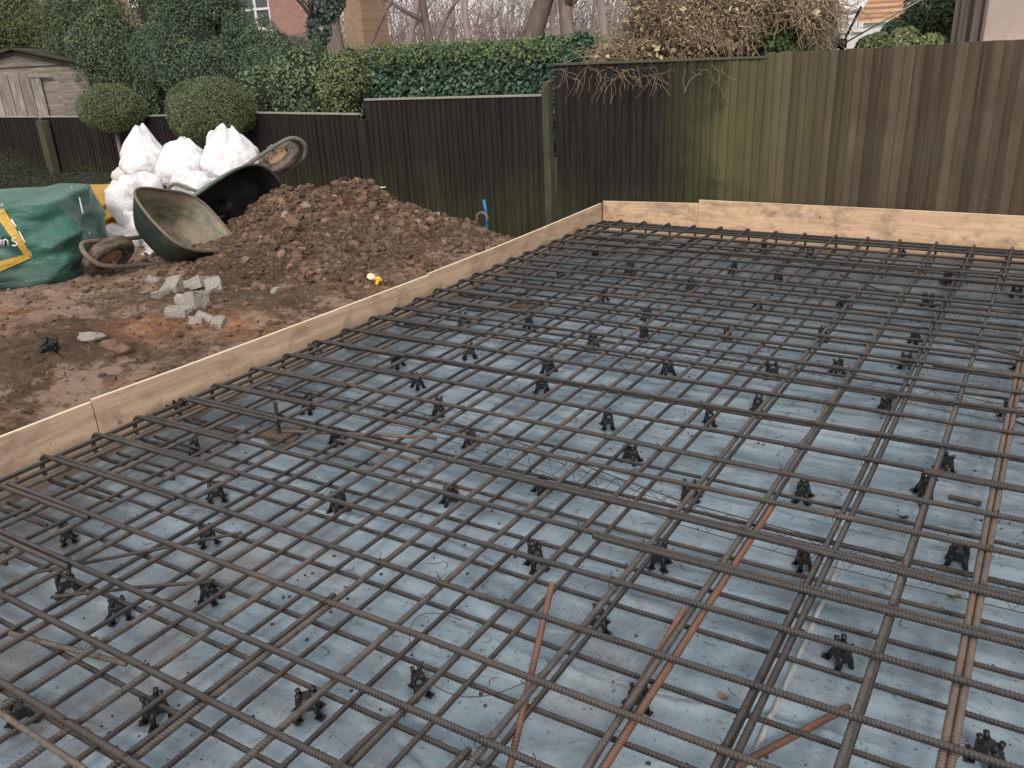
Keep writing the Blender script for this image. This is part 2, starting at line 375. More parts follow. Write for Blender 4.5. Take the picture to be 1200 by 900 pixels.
# ------------------------------------------------------------------ reinforcing steel
RB=.0086
def bar_path(P, s0=None, s1=None, r=RB, rib=True, y0=None, jit=.0):
    """polyline -> ribbed tube arrays"""
    P=np.asarray(P,float); d=np.linalg.norm(np.diff(P,axis=0),axis=1); S=np.concatenate([[0],np.cumsum(d)]); return P,S
def rebar(mb,P,r=RB,ribfn=None,mi=0,n=8,pitch=.0088):
    P,S=bar_path(P); L=S[-1]
    if ribfn is None:
        m=max(int(L/.12),2); s=np.unique(np.concatenate([np.linspace(0,L,m),S])); rr=np.full(len(s),r*.97)
    else:
        s=[0.0];rr=[r*.9]; x=0.0
        while x<L-pitch:
            q=[np.interp(x,S,P[:,k]) for k in range(3)]
            if ribfn(q):
                s+= [x+.0036,x+.0052,x+.0064,x+.0080]; rr+=[r*.915,r*1.06,r*1.06,r*.915]; x+=pitch
            else:
                x+=.12 if x+.12<L-pitch else pitch; s.append(x); rr.append(r*.97)
        s.append(L); rr.append(r*.9); s=np.array(s); rr=np.array(rr)
        if len(S)<20:
            ex=S[1:-1]; ex=ex[[np.min(np.abs(s-e))>.0015 for e in ex]] if len(ex) else ex
            s2=np.concatenate([s,ex]); r2=np.concatenate([rr,np.full(len(ex),r*.95)]); oo=np.argsort(s2); s=s2[oo]; rr=r2[oo]
        keep=np.concatenate([[True],np.diff(s)>1e-5]); s=s[keep]; rr=rr[keep]
    Q=np.stack([np.interp(s,S,P[:,k]) for k in range(3)],1)
    k0=mb.n; tube(mb,Q,rr,n,mi)
    if ribfn is not None:     # lean the ribs: shift ring points along the bar
        V=mb.v[-1]; T=np.gradient(Q,axis=0); T/=np.linalg.norm(T,axis=1)[:,None]
        off=V.reshape(len(Q),n,3)-Q[:,None,:]; side=np.sin(np.linspace(0,2*np.pi,n,endpoint=False)+.6)
        V=V.reshape(len(Q),n,3)+T[:,None,:]*(side[None,:,None]*.0034); V[0]=Q[0]+off[0]; V[-1]=Q[-1]+off[-1]
        mb.v[-1]=V.reshape(-1,3)
near=lambda q: (q[1]<3.3 and q[1]>.25)
def wob(a,b,z0,z1,amp=.004,n=14):
    a=np.array(a,float); b=np.array(b,float); t=np.linspace(0,1,n); P=a+(b-a)*t[:,None]
    ph=random.random()*9; d=(b-a)[:2]/np.linalg.norm((b-a)[:2]); nn=np.array([-d[1],d[0]])
    w=amp*(np.sin(t*5+ph)+.5*np.sin(t*13+ph*2))
    P[:,0]+=nn[0]*w; P[:,1]+=nn[1]*w; P[:,2]=z0+(z1-z0)*t+.0012*np.sin(t*17+ph); return P
def tie(mb,x,y,z,mi=1):
    # twisted wire loop round a crossing with two cut tails
    th=np.linspace(0,2*np.pi,9); a=random.choice([.8,-.8,.6]); R0=.0135
    P=np.stack([x+R0*np.cos(th)*math.cos(a),y+R0*np.cos(th)*math.sin(a),z-.007+R0*1.35*np.sin(th)],1)
    tube(mb,P,.0011,4,mi,False)
    for k in range(2):
        e=np.array([random.uniform(-.02,.02),random.uniform(-.02,.02),random.uniform(.008,.024)])
        tube(mb,np.array([[x,y,z+.008],[x,y,z+.008]+e*.6,[x,y,z+.008]+e+[0,0,-.004]]),.0010,4,mi)

hook=[1.213,1.421,1.627,1.807,2.015,2.187,2.406,2.605,2.812,3.016,3.235,3.421,3.619,3.818,4.044,4.206,4.436,4.623,4.809,5.007,5.183,5.39,5.579,5.747]
yl=[-1.2+.2*k for k in range(7)]+[.20,.42,.645,.845,1.02]+hook
yr=[y+.015 for y in yl[:7]]+[.25,.46,.69,.885,1.075]+[1.290,1.495,1.705,1.905,2.09,2.285,2.487,2.69,2.90,3.105,3.305,3.50,3.69,3.88,4.09,4.275,4.48,4.665,4.90,5.11,5.29,5.45,5.60,5.745]
XR=1.6
bx=[-2.80+.2*k for k in range(9)]; bx=[-2.80,-2.61,-2.41,-2.21,-2.01,-1.81,-1.61,-1.41,-1.205,-1.005,-.805,-.59,-.374,-.165,.02,.225,.43,.63,.83,1.03,1.23,1.43]
ZTA,ZTB,ZLA,ZLB=.165,.149,.060,.0755
top=empty('steel_reinforcement_mat','upper grid of ribbed steel bars with hooked bar ends along the left board','steel mat',(0,0,0))
low=empty('steel_reinforcement_mat','lower grid of thinner steel bars held on black plastic spacers above the grey sheet','steel mat',(0,0,0))
mats=[M['bar'],M['bar2'],M['bar3'],M['bar4'],M['bar5']]
def part(mb,name,k,parent,label=None):
    o=mb.build(name,[mats[k],M['wire']],parent)
    if label: o['label']=label
    return o
rusty_top_a={13:1,14:1,15:1,17:1,16:0}
for i,(a,b) in enumerate(zip(yl,yr)):
    y0=a; xl=-2.955+random.uniform(.03,.12)
    P=wob((xl,y0,0),(XR,y0+(b-a)*1.5,0),ZTA,ZTA,.004)
    # match the survey slope: a at the hook, b at X=0
    P[:,1]=a+(b-a)*(P[:,0]+2.95)/2.95+ (P[:,1]-(y0+(b-a)*1.5*(P[:,0]-xl)/(XR-xl)))
    mb=MB(); rebar(mb,P,RB,near)
    for xb in bx:
        if random.random()<.38 and 0.5<a<5.2: tie(mb,xb,a+(b-a)*(xb+2.95)/2.95,ZTA)
    k=1 if i in (9,12,18) else 0
    if i in (17,): k=1
    if i<9: k=1
    part(mb,'crosswise_bar',k,top,'browner rusty crosswise bar' if k and a>1 else None)
    # lapped second bar on the right
    if i in (15,16,19,24):
        xs0={15:-.95,16:-1.5,19:-.2,24:-.3}[i]; s=-.0165
        if i==14: s=-.0165
        P2=P[P[:,0]>xs0]; P2=np.vstack([[xs0,np.interp(xs0,P[:,0],P[:,1]),ZTA],P2]); P2=P2+np.array([0,s,0.0])
        mb=MB(); rebar(mb,P2,RB,near); part(mb,'lap_bar',k,top)
    # hooked edge bar (U shape)
    if a>.1:
        leg=random.choice([.58,.66,.74,.80]); hx=-2.972+random.uniform(-.010,.008); yo=a-.0175; r=.046
        zc=ZTA; zb=ZLA+.004
        t=np.linspace(0,math.pi/2,7)
        Q=[[hx+leg,yo+(b-a)*leg/2.95,zc],[hx+r+.02,yo,zc]]
        Q+= [[hx+r-r*math.sin(u),yo,zc-r+r*math.cos(u)] for u in t]
        Q+= [[hx+r-r*math.cos(u),yo-.004,zb+r-r*math.sin(u)] for u in t]
        Q+= [[hx+leg*.55,yo-.004+(b-a)*leg/2.95,zb]]
        mb=MB()
        # resample legs
        rebar(mb,Q,RB*.98,(lambda q: near(q) and q[2]>.15 and q[0]>-2.90)); part(mb,'hooked_edge_bar',0 if a>1.3 else 1,top)
    # lower crosswise
    if a>-.5:
        off=random.uniform(-.01,.045)
        P=wob((-2.93,0,0),(XR,0,0),ZLA,ZLA,.004); P[:,1]+=a+off+(b-a)*(P[:,0]+2.95)/2.95
        mb=MB(); rebar(mb,P,.0070,near); part(mb,'crosswise_bar',0 if random.random()<.8 else 1,low)
lapB={12:.026,14:-.0175,11:.030,7:-.02}
for i,x in enumerate(bx):
    ys=-1.0; ye=5.93
    P=wob((x,ys,0),(x+random.uniform(-.008,.008),ye,0),ZTB,ZTB,.004)
    k={14:2,11:4,4:1,9:1,12:0}.get(i,4)
    mb=MB(); rebar(mb,P,RB,near); part(mb,'lengthwise_bar',k,top,'light rusty lengthwise bar' if k==2 else None)
    if i in lapB:
        s=lapB[i]; y1={12:5.9,14:5.9,11:2.3,7:1.3}[i]
        mb=MB(); P2=P[P[:,1]<y1]+np.array([s,0,0]); P2=np.vstack([P2,[P2[-1,0],y1,ZTB]]); rebar(mb,P2,RB,near)
        part(mb,'lap_bar',2 if i==14 else 3 if i==11 else 0,top,'rusty lapped bar' if i in(14,11) else None)
    dxl=random.uniform(-.012,.03) if i<12 else -.012+.008*random.random()
    P=wob((x+dxl,ys,0),(x+dxl+random.uniform(-.006,.006),ye,0),ZLB,ZLB,.004)
    mb=MB(); rebar(mb,P,.0072,near); part(mb,'lengthwise_bar',1 if random.random()<.35 else 0,low)
    # rear hooked bars
    leg=random.choice([.55,.66,.75]); hy=5.985+random.uniform(-.01,.01); xo=x+.018; r=.032; t=np.linspace(0,math.pi/2,5)
    Q=[[xo,hy-leg,ZTA-.002],[xo,hy-r-.02,ZTA+.004]]+[[xo,hy-r+r*math.sin(u),ZTA+.004-r+r*math.cos(u)] for u in t]
    Q+=[[xo,hy-r+r*math.cos(u),ZLA+r-r*math.sin(u)] for u in t]+[[xo,hy-leg*.9,ZLA]]
    mb=MB(); rebar(mb,Q,RB*.98,None); part(mb,'hooked_edge_bar',0,top)
# edge runners inside the hooks
for (x,z,k) in [(-2.925,ZTA-.016,0),(-2.862,ZTA-.016,1),(-2.925,ZLA+.030,1)]:
    mb=MB(); rebar(mb,wob((x,-1.0,0),(x-.015,5.95,0),z,z,.003),RB,near); part(mb,'edge_runner_bar',k,top if z>.1 else low)
for (y,z) in [(5.93,ZTA-.012),(5.955,.115),(5.93,ZLA+.016),(5.86,ZTA-.012)]:
    mb=MB(); rebar(mb,wob((-2.93,y,0),(XR,y+.06,0),z,z,.003),RB,None); part(mb,'edge_runner_bar',0,top if z>.12 else low)

# loose bars lying on or in the cage  (photo ends surveyed on the slab)
def loose(label,a,za,b,zb,k,r=RB*.95,name='loose_bar',bend=0):
    A=gz(*a,za); B=gz(*b,zb); P=np.array([A,(A+B)/2+Vector((0,bend,0)),B])
    t=np.linspace(0,1,12)[:,None]; Q=(1-t)**2*P[0]+2*t*(1-t)*(P[1]*1.0)+t**2*P[2]
    mb=MB(); rebar(mb,Q,r,near); o=mb.build(name,[mats[k],M['wire']]); tag(o,label,'rebar','loose steel bars left in the cage'); return o
loose('straight rusty bar poking up steeply through the grid near the middle foreground',(647,684),.19,(596,905),.045,3)
loose('orange rusty bar lying diagonally on the grey sheet in the near right foreground',(995,828),.02,(850,905),.05,3,RB*1.0)
loose('thin brown bar slanting across the near left of the grid, ending by a spacer',(284,624),.10,(35,672),.10,1,.006)
loose('thin brown bar lying just below the slanting one at near left',(248,682),.10,(60,700),.10,1,.006,bend=.02)
loose('rusty short bar lying on the sheet at the left frame edge',(12,742),.085,(148,778),.095,2,.0075)
loose('pale rusty bar lying in the near left corner of the grid',(-5,832),.178,(100,902),.178,2,.007)
loose('short thick bar stub crossing the nearest grid openings left of centre',(458,842),.12,(380,912),.18,1)
loose('second short bar stub at the bottom frame edge beside the grid',(550,878),.14,(505,925),.16,1)
loose('short brown bar end lying between grid bars behind the threaded pin',(512,513),.10,(330,505),.10,2,.007)
loose('brown bar end lying in the grid just below the shorter rusty end',(492,541),.09,(395,515),.09,2,.007)
loose('long straight rusty rod leaning through openings right of the steep bar',(802,712),.17,(688,905),.05,3,.0068)
loose('thin dark rod lying across the far centre of the grid',(905,352),.10,(668,346),.10,2,.006)
loose('short rusty offcut lying on the sheet under the grid at right',(1112,582),.012,(1150,590),.012,2,.009,'bar_offcut')
loose('slim bar angled over the grid at the right frame edge',(1206,420),.178,(1120,398),.178,1,.007)
loose('thin loose bar lying over the far right of the grid',(1206,500),.02,(1180,490),.02,1,.005)
loose('slanted thin rod across the far grid openings beside the rubble',(1050,347),.10,(985,322),.10,1,.006)
# threaded marker pins
for (b,t_,l) in [((328,512),(322,470),'upright threaded steel pin in a muddy hole near the left edge of the grid'),((618,360),(617,325),'upright threaded steel pin farther back beside a torn patch of sheet')]:
    B=gz(*b,0); T=gy(*t_,B.y); mb=MB(); rebar(mb,np.array([[B.x,B.y,-.01],[(B.x+T.x)/2,B.y,T.z/2],[T.x,B.y,T.z]]),.0085,lambda q:True)
    o=mb.build('threaded_pin',[mats[1],M['wire']]); tag(o,l,'steel pin','upright threaded pins')
    mb=MB(); n=22; th=np.linspace(0,2*np.pi,n,endpoint=False); 
    V=[[B.x,B.y,.017]]
    for rr,zz in((.05,.016),(.085,.011)):
        for q in th: k=rr*(1+.25*math.sin(3*q+B.x)+.12*math.sin(7*q)); V.append([B.x+1.3*k*math.cos(q),B.y+k*math.sin(q),zz])
    tr=[[0,1+i,1+(i+1)%n] for i in range(n)]; qd=[[1+i,1+n+i,1+n+(i+1)%n,1+(i+1)%n] for i in range(n)]
    mb.add(V,[np.array(tr),np.array(qd)])
    o=mb.build('mud_patch',m_simple('wet_mud',(.10,.07,.05),(.22,.165,.125),20,.35,.5,bump=.4)); tag(o,'wet brown mud patch round the '+('nearer' if B.y<3 else 'farther')+' upright pin','mud patch')

# ------------------------------------------------------------------ wire lattice spacers
def lattice(label,pts):
    root=empty('lattice_spacer',label,'wire spacer',group='zigzag wire spacers between the two grids')
    P=np.array(pts,float); d=np.concatenate([[0],np.cumsum(np.linalg.norm(np.diff(P,axis=0),axis=1))]); L=d[-1]
    s=np.arange(0,L,.1); C=np.stack([np.interp(s,d,P[:,0]),np.interp(s,d,P[:,1])],1)
    n=len(C); wv=.012*np.sin(s*3+L)
    lo_=[];hi=[]
    for sy in (-.045,.045):
        mb=MB(); Q=np.stack([C[:,0],C[:,1]+sy+wv,np.full(n,.083)],1); tube(mb,Q,.0013,5); mb.build('base_wire',M['wire'],root)
        lo_.append(Q)
    mb=MB(); T=np.stack([C[:,0],C[:,1]+wv,np.full(n,.138)],1); tube(mb,T,.0019,5); mb.build('top_wire',M['wire'],root)
    for q in lo_:
        mb=MB(); Z=[]
        for i in range(n-1): Z+= [q[i],(T[i]+T[i+1])/2]
        Z.append(q[-1]); tube(mb,np.array(Z),.0013,4); mb.build('zigzag_wire',M['wire'],root)
lattice('zigzag wire spacer strip running under the rusty bars in the nearer half of the grid',[(-2.8,2.36),(-1.99,2.37),(-1.35,2.29),(-.8,2.20),(-.3,2.19),(1.4,2.2)])
lattice('zigzag wire spacer strip across the middle of the grid',[(-2.4,3.30),(-1.35,3.47),(-.75,3.52),(.05,3.42),(1.4,3.4)])
lattice('farthest zigzag wire spacer strip near the back of the grid',[(-2.5,4.65),(-1.3,4.62),(0,4.7),(1.4,4.7)])

# ------------------------------------------------------------------ black plastic spacers
def spacer_meshes():
    root=empty('bar_spacer','black plastic four-legged bar spacer','spacer')
    mb=MB()
    th=np.linspace(0,2*np.pi,8,endpoint=False)+np.pi/8
    prof=[(.018,.020),(.026,.026),(.025,.050),(.019,.058)]
    V=[];m=8
    for r,zz in prof:
        for q in th: V.append([r*1.1*math.cos(q),r*.8*math.sin(q),zz])
    qd=[[k*m+i,k*m+(i+1)%m,(k+1)*m+(i+1)%m,(k+1)*m+i] for k in range(len(prof)-1) for i in range(m)]
    mb.add(V,[np.array(qd),np.arange(8)[::-1][None,:],(np.arange(8)+24)[None,:]],0,False)
    mb.build('body',M['plast'],root)
    for q in (.7,2.44,3.84,5.58):
        mb=MB(); c,s=math.cos(q),math.sin(q)
        tube(mb,np.array([[.012*c,.010*s,.040],[.023*c,.019*s,.026],[.031*c,.027*s,.004]]),[.0095,.0082,.0066],6)
        box(mb,(.033*c,.029*s,.002),(.020,.018,.004),rotm(0,0,q)); mb.build('leg',M['plast'],root)
    for (dx,dy) in ((.015,.008),(-.015,.008),(.015,-.008),(-.015,-.008)):
        mb=MB(); tube(mb,np.array([[dx*.8,dy,.050],[dx*1.05,dy*1.1,.063],[dx*1.2,dy*1.2,.071]]),[.0078,.0062,.0064],6); mb.build('prong',M['plast'],root)
    return root
SP=[(210,470),(367,397),(360,473),(227,523),(252,575),(393,510),(396,588),(550,411),(465,421),(489,445),(513,476),(550,513),(528,580),(633,568),(620,376),(543,372),(738,314),(657,318),(758,368),(755,393),(695,400),(783,430),(643,427),(635,450),(712,490),(740,530),
(810,333),(860,313),(912,325),(888,357),(988,353),(853,391),(965,391),(982,428),(905,433),(1073,393),(1063,421),(1087,352),(1110,325),(1192,340),(1197,425),(887,474),(832,487),(1037,474),(1182,478),(1108,540),(1083,570),(942,573),(810,573),
(78,623),(243,625),(78,682),(245,690),(137,712),(182,828),(360,822),(23,833),(628,652),(703,723),(773,650),(492,795),(747,815),(943,652),(1122,650),(985,763),(1160,880),(608,348),(707,345),(698,294),(895,288),(950,296),(1058,297)]
proto=spacer_meshes(); kids=list(proto.children); rr=random.Random(3)
def zone(x,y):
    c='nearest rows' if y<1.5 else 'nearer middle rows' if y<2.6 else 'farther middle rows' if y<4 else 'far rows'
    return c
for i,(px,py) in enumerate(SP):
    p=gz(px,py,.042)
    onedge=i<2
    if onedge: p=Vector((-2.955,gz(px,py,.175).y,.0))
    if i==0: o=proto; ks=kids
    else:
        o=proto.copy(); COL.objects.link(o)
        for k in kids:
            c=k.copy(); COL.objects.link(c); c.parent=o
    o.location=(p.x,p.y,.130 if onedge else .004)
    sc=rr.uniform(.92,1.1); o.scale=(sc,sc,sc*rr.uniform(.92,1.05)); o.rotation_euler=(rr.uniform(-.1,.1)+(1.2 if onedge else 0),rr.uniform(-.1,.1),rr.uniform(0,3.1))
    o['label']={0:'black plastic spacer wedged between the hooked bars and left board, nearer one',1:'black plastic spacer wedged between the hooked bars and left board, farther one'}.get(i,'black plastic four-legged spacer on the grey sheet in the '+zone(p.x,p.y)+' of the grid')
    o['group']='black plastic spacers wedged at the left board' if onedge else 'black plastic spacers under the grid, '+zone(p.x,p.y)

# ------------------------------------------------------------------ litter on the sheet
mb=MB(); rg=random.Random(5)
for k in range(420):     # cut ends of tying wire
    x=rg.uniform(-2.8,.6); y=rg.uniform(.5,5.6); a=rg.uniform(0,6.3); L=rg.uniform(.012,.05); c=rg.uniform(-.5,.5)
    z=float(memb_h(np.array(x),np.array(y)))+.003
    t=np.linspace(-1,1,5)[:,None]; d=np.array([math.cos(a),math.sin(a),0]); nn=np.array([-d[1],d[0],0])
    P=np.array([x,y,z])+d*t*L*.5+nn*(t**2)*c*L; P[:,2]+=.002+.004*np.abs(t[:,0])*rg.random(); tube(mb,P,.0010,4)
o=mb.build('wire_offcuts',M['wire']); tag(o,'scattered clipped ends of tie wire on the grey sheet','wire litter'); o['kind']='stuff'
mb=MB()
ico=None
def icos():
    import bmesh
    bm=bmesh.new(); bmesh.ops.create_icosphere(bm,subdivisions=1,radius=1); v=np.array([q.co[:] for q in bm.verts]); f=np.array([[w.index for w in q.verts] for q in bm.faces]); bm.free(); return v,f
def icos2():
    import bmesh
    bm=bmesh.new(); bmesh.ops.create_icosphere(bm,subdivisions=2,radius=1); v=np.array([q.co[:] for q in bm.verts]); f=np.array([[w.index for w in q.verts] for q in bm.faces]); bm.free(); return v,f
IV,IF=icos(); IV2,IF2=icos2()
IV0=IV[:12]
def lump(mb,c,r,fl=.6,sub=1,rough=.35,smooth=False,seed=None,mi=0,sc=(1,1)):
    v,f=(IV,IF) if sub==1 else (IV2,IF2)
    s=random.random()*100 if seed is None else seed
    q=v*(1+rough*vnoise(v[:,0]*1.7+s,v[:,1]*1.7+s*2,v[:,2]*1.7))[:,None]
    if sub==1: q=q*(1+.18*RNG.uniform(-1,1,(len(v),1)))
    q=q*np.array([r*sc[0],r*sc[1],r*fl]); q=q@rotm(random.uniform(-.3,.3),random.uniform(-.3,.3),random.uniform(0,6.3)).T
    mb.add(q+np.array(c),[f],mi,smooth)
M['crumb']=m_simple('dark_crumb',(.03,.024,.02),(.09,.07,.058),30,.9)
for k in range(3200):
    x=rg.uniform(-2.9,.8); y=rg.uniform(.5,5.9); 
    if vnoise(x*1.4,y*1.4,5)<-.05 and rg.random()<.7: continue
    z=float(memb_h(np.array(x),np.array(y))); r=rg.choice([.0015,.002,.0025,.003,.004,.006]); lump(mb,(x,y,z+r*.3),r,.5)
o=mb.build('soil_crumbs',M['crumb']); tag(o,'dark crumbs of soil scattered on the grey sheet','soil crumbs'); o['kind']='stuff'
# dead leaves on the sheet
M['dleaf']=m_simple('dead_leaf',(.17,.10,.055),(.34,.23,.13),30,.7)
for k,(px,py,l) in enumerate([(1118,702,'brown dead leaf on the sheet by the right edge'),(1056,608,'curled black scrap on the sheet right of the grid middle'),(1080,595,'dark crumb of mud stuck to the sheet behind the right spacer'),(847,819,'small tan leaf on the sheet at near right'),(525,386,'pale torn scrap beside the farther pin'),(990,328,'small white chip among the far bars')]):
    p=gz(px,py,0); mb=MB(); r=.016 if k not in(5,) else .03; th=np.linspace(0,2*np.pi,9,endpoint=False)
    V=[[0,0,.004]]+[[r*(1+.4*math.sin(2.3*q+k))*math.cos(q),r*.6*math.sin(q),.004+.006*math.sin(q*2+k)] for q in th]
    mb.add(V,[np.array([[0,1+i,1+(i+1)%9] for i in range(9)])])
    o=mb.build('dead_leaf' if k in(0,3) else 'sheet_scrap',M['dleaf'] if k in(0,3) else (M['plast'] if k in(1,2) else m_simple('pale_scrap',(.45,.36,.3),(.62,.55,.48))),loc=(p.x,p.y,.006)); tag(o,l,'leaf' if k in(0,3) else 'scrap')
# curl of loose tie wire
mb=MB(); t=np.linspace(0,2*np.pi*1.0,40); c=gz(560,775,.10)
P=np.stack([c.x+.17*np.cos(t+2.2)*1.1,c.y+.11*np.sin(t+2.2),.12+.035*np.sin(t*2)],1); tube(mb,P[:30],.0011,5); o=mb.build('loose_wire',M['wire']); tag(o,'long thin curl of loose tie wire over the near centre grid','wire')
# ------------------------------------------------------------------ ground sheet and soil
M['far_ground']=m_simple('garden_ground',(.035,.045,.022),(.085,.085,.05),.9,.95,.1,bump=.5,bs=9)
mb=MB(); g=np.array([-400,-120,-40,-20,-10,0,10,20,40,120,400.]); X,Y=np.meshgrid(g,g); grid(mb,X,Y,X*0-.36); struct(mb.build('ground',M['far_ground']))
def sh(x,y):
    x=np.asarray(x,float); y=np.asarray(y,float)
    base=.215-.015*np.clip((y-3)/3,0,1)-.02*np.clip((-4-x)/3,0,1)
    # main heap: several merged piles
    def g(cx,cy,sx,sy,h,rot=0):
        dx=x-cx; dy=y-cy; c,s=math.cos(rot),math.sin(rot); u=dx*c+dy*s; v=-dx*s+dy*c
        return h*np.exp(-(np.abs(u/sx)**2.3+np.abs(v/sy)**2.3))
    tp=.92*np.interp(x+.06,[-6.2,-5.6,-5.2,-4.93,-4.61,-4.40,-4.25,-4.06,-3.77,-3.47,-3.2,-3.0],[0,.05,.18,.27,.29,.365,.35,.23,.165,.14,.05,0])
    fr=np.interp(x,[-5.6,-4.95,-4.55,-4.3,-3.5,-3.1],[.3,.42,.85,1.2,.75,.4]); dy=y-4.72-.10*np.sin(x*4)
    hp=tp*np.exp(-np.where(dy<0,(np.abs(dy)/fr)**1.8,(np.abs(dy)/.42)**2))
    hp+=g(-3.95,1.95,.40,.30,.06)+g(-4.25,1.75,.4,.4,.05)+g(-3.45,3.1,.22,.5,.02)
    z=base+hp
    z=z+.034*fbm(x*1.6,y*1.6,2.2,3)-.030*np.clip(fbm(x*3.1+5,y*3.1,9,2)-.25,0,1)
    lum=fbm(x*7,y*7,4,5); z=z+(.012+.065*np.clip(hp*3.2,0,1))*lum*.55+.020*np.abs(fbm(x*13,y*13,7,4))*(0.6+2.0*np.clip(hp*3,0,1))
    z=z-.42*np.clip((y-4.85)/.75,0,1)**1.2*np.clip((x+7.5)/2,0,1)-.30*np.clip((y-5.75)/.75,0,1)*np.clip((-5.5-x)/2,0,1)
    edge=np.clip((x+3.25)/.2,0,1); lim=.224-.012*vnoise(y*3,x*3)
    z=z*(1-edge)+np.minimum(z,lim)*edge
    return z
xs=np.concatenate([np.arange(-20,-7,.25),np.arange(-7,-3.055,.0135),[-3.045]]); ys=np.concatenate([np.arange(-1.4,1.0,.06),np.arange(1.0,6.0,.0135),np.arange(6.0,6.55,.05)])
X,Y=np.meshgrid(xs,ys); bxl=np.interp(ys,[-1,1.66,2.1,2.8,3.82,4.6,5.3,6.1],[-3.026,-3.02,-3.02,-3.02,-3.02,-3.02,-3.02,-3.02])-.0165
w_=np.clip((X+3.5)/(3.5-3.045),0,1); X=X+w_*(bxl[:,None]+3.045)
mb=MB(); grid(mb,X,Y,sh(X,Y)); struct(mb.build('soil',M['soil']))
mb=MB(); xs=np.arange(-3.10,2.2,.02); ys=np.arange(6.14,6.5,.02); X,Y=np.meshgrid(xs,ys); grid(mb,X,Y,.17-.5*np.clip((-2.9-X)/.2,0,1)*0-.12*(Y-6.14)/.36+.015*fbm(X*8,Y*8,1,3)); struct(mb.build('soil',M['soil']))
mb=MB(); xs=np.arange(1.78,6,.1); ys=np.arange(-1.4,6.5,.1); X,Y=np.meshgrid(xs,ys); grid(mb,X,Y,.2+.03*fbm(X*3,Y*3,1,3)); struct(mb.build('soil',M['soil']))
# clods
mb=MB(); rg=random.Random(11)
def shs(x,y): return float(sh(np.array([x]),np.array([y]))[0])
pts=[]
for k in range(11000):
    if k<7000: x=rg.gauss(-4.25,.50); y=rg.gauss(4.3,.48); big=True
    else: x=rg.uniform(-6.2,-3.08); y=rg.uniform(1.1,5.7); big=False
    if x>-3.09 or y>5.9: continue
    pts.append((x,y,big))
PX=np.array([p[0] for p in pts]); PY=np.array([p[1] for p in pts]); PZ=sh(PX,PY)
for (x,y,big),z in zip(pts,PZ):
    r=min(.036,.0062*math.exp(abs(rg.gauss(0,.78)))) if big else min(.024,.0042*math.exp(abs(rg.gauss(0,.7))))
    lump(mb,(x,y,z+r*.25),r,rg.uniform(.55,.95),1,rg.uniform(.35,.8),False)
o=mb.build('soil_clods',M['clod']); tag(o,'loose brown clods covering the soil heap and the trampled ground','soil clods'); o['kind']='stuff'
# larger countable clods on the heap and concrete rubble
def rock(name,label,cat,px,py,r,mat,z=None,fl=.7,group=None,blk=False,sc=(1,1)):
    q=gz(px,py,.25)
    for _ in range(12): q=gz(px,py,shs(q.x,q.y)+ r*.3)
    mb=MB()
    if blk:
        s=r*1.0; V=[]
        import bmesh
        bm=bmesh.new(); bmesh.ops.create_cube(bm,size=2); bmesh.ops.subdivide_edges(bm,edges=bm.edges[:],cuts=2,use_grid_fill=True); bmesh.ops.triangulate(bm,faces=bm.faces[:])
        v=np.array([a.co[:] for a in bm.verts]); f=np.array([[w.index for w in a.verts] for a in bm.faces]); bm.free()
        e=random.random()*50; v=v/ (np.linalg.norm(v,axis=1)[:,None]**.18); v=v*(1+.34*vnoise(v[:,0]*1.5+e,v[:,1]*1.3,v[:,2]*1.3)[:,None])*np.array([r*sc[0],r*sc[1],r*fl]); v=v@rotm(random.uniform(-.4,.4),random.uniform(-.4,.4),random.uniform(0,3)).T
        mb.add(v,[f],0,False)
    else: lump(mb,(0,0,0),r,fl,2,.35,sc=sc)
    o=mb.build(name,mat,loc=(q.x,q.y,q.z)); tag(o,label,cat,group); return o
rub='lumps of grey concrete below the front wheelbarrow'
rl=[(229,333,.062,'concrete lump with a flat top, just left of the white cup-shaped lump'),(252,337,.052,'small pale rounded block of concrete farthest right in the rubble'),(226,351,.075,'largest rough grey concrete lump in the middle of the rubble'),
(203,337,.060,'flat angular grey concrete slab at the back of the rubble'),(187,346,.042,'pale grey fragment at the left end of the rubble'),(211,366,.052,'wide pale broken piece of concrete below the largest lump'),(244,376,.05,'broken grey chunk lowest right in the rubble'),(229,376,.034,'small grey chunk beside the lowest right chunk'),
(255,378,.035,'little grey shard at the lower right end of the rubble'),(180,328,.034,'flat grey shard lying behind the rubble near the barrow frame')]
for px,py,r,l in rl: rock('concrete_lump',l,'rubble',px,py,r,M['concrete'],blk=True,fl=.60,group=rub,sc=(1.1,.8))
rock('stone','pale flat stone on the trampled soil left of the orange clay','stone',105,394,.05,M['concrete'],fl=.5,sc=(1.3,.8))
rock('soil_clod','dark brown clod on the orange clay patch','clod',132,405,.05,M['clod'],fl=.7)
rock('soil_clod','brown clod below the orange clay patch','clod',143,410,.038,M['clod'],fl=.7)
rock('stone','pale grey stone on the foot of the soil heap','stone',323,341,.035,M['concrete'],fl=.6)
rock('stone','white lump of plaster on top of the soil heap','stone',381,224,.045,m_simple('white_plaster',(.45,.42,.40),(.68,.66,.63),12,.8),fl=.6,sc=(1.3,.8))
for px,py,r,l in [(345,262,.055,'brown clod high on the left shoulder of the heap'),(375,300,.065,'large dark clod in the middle of the heap'),(398,292,.05,'reddish clod right of the large dark one'),(432,225,.06,'clod crowning the heap beside the dark fence'),(455,290,.045,'clod on the right flank of the heap'),(558,283,.05,'clod at the right tip of the heap near the board'),(350,302,.05,'clod at the foot of the heap above the barrow rubble'),(470,248,.05,'orange brown clod on the right ridge of the heap'),(60,375,.06,'clod on the low berm at the left edge')]:
    rock('soil_clod',l,'clod',px,py,r*.72,M['clod'],fl=.8)
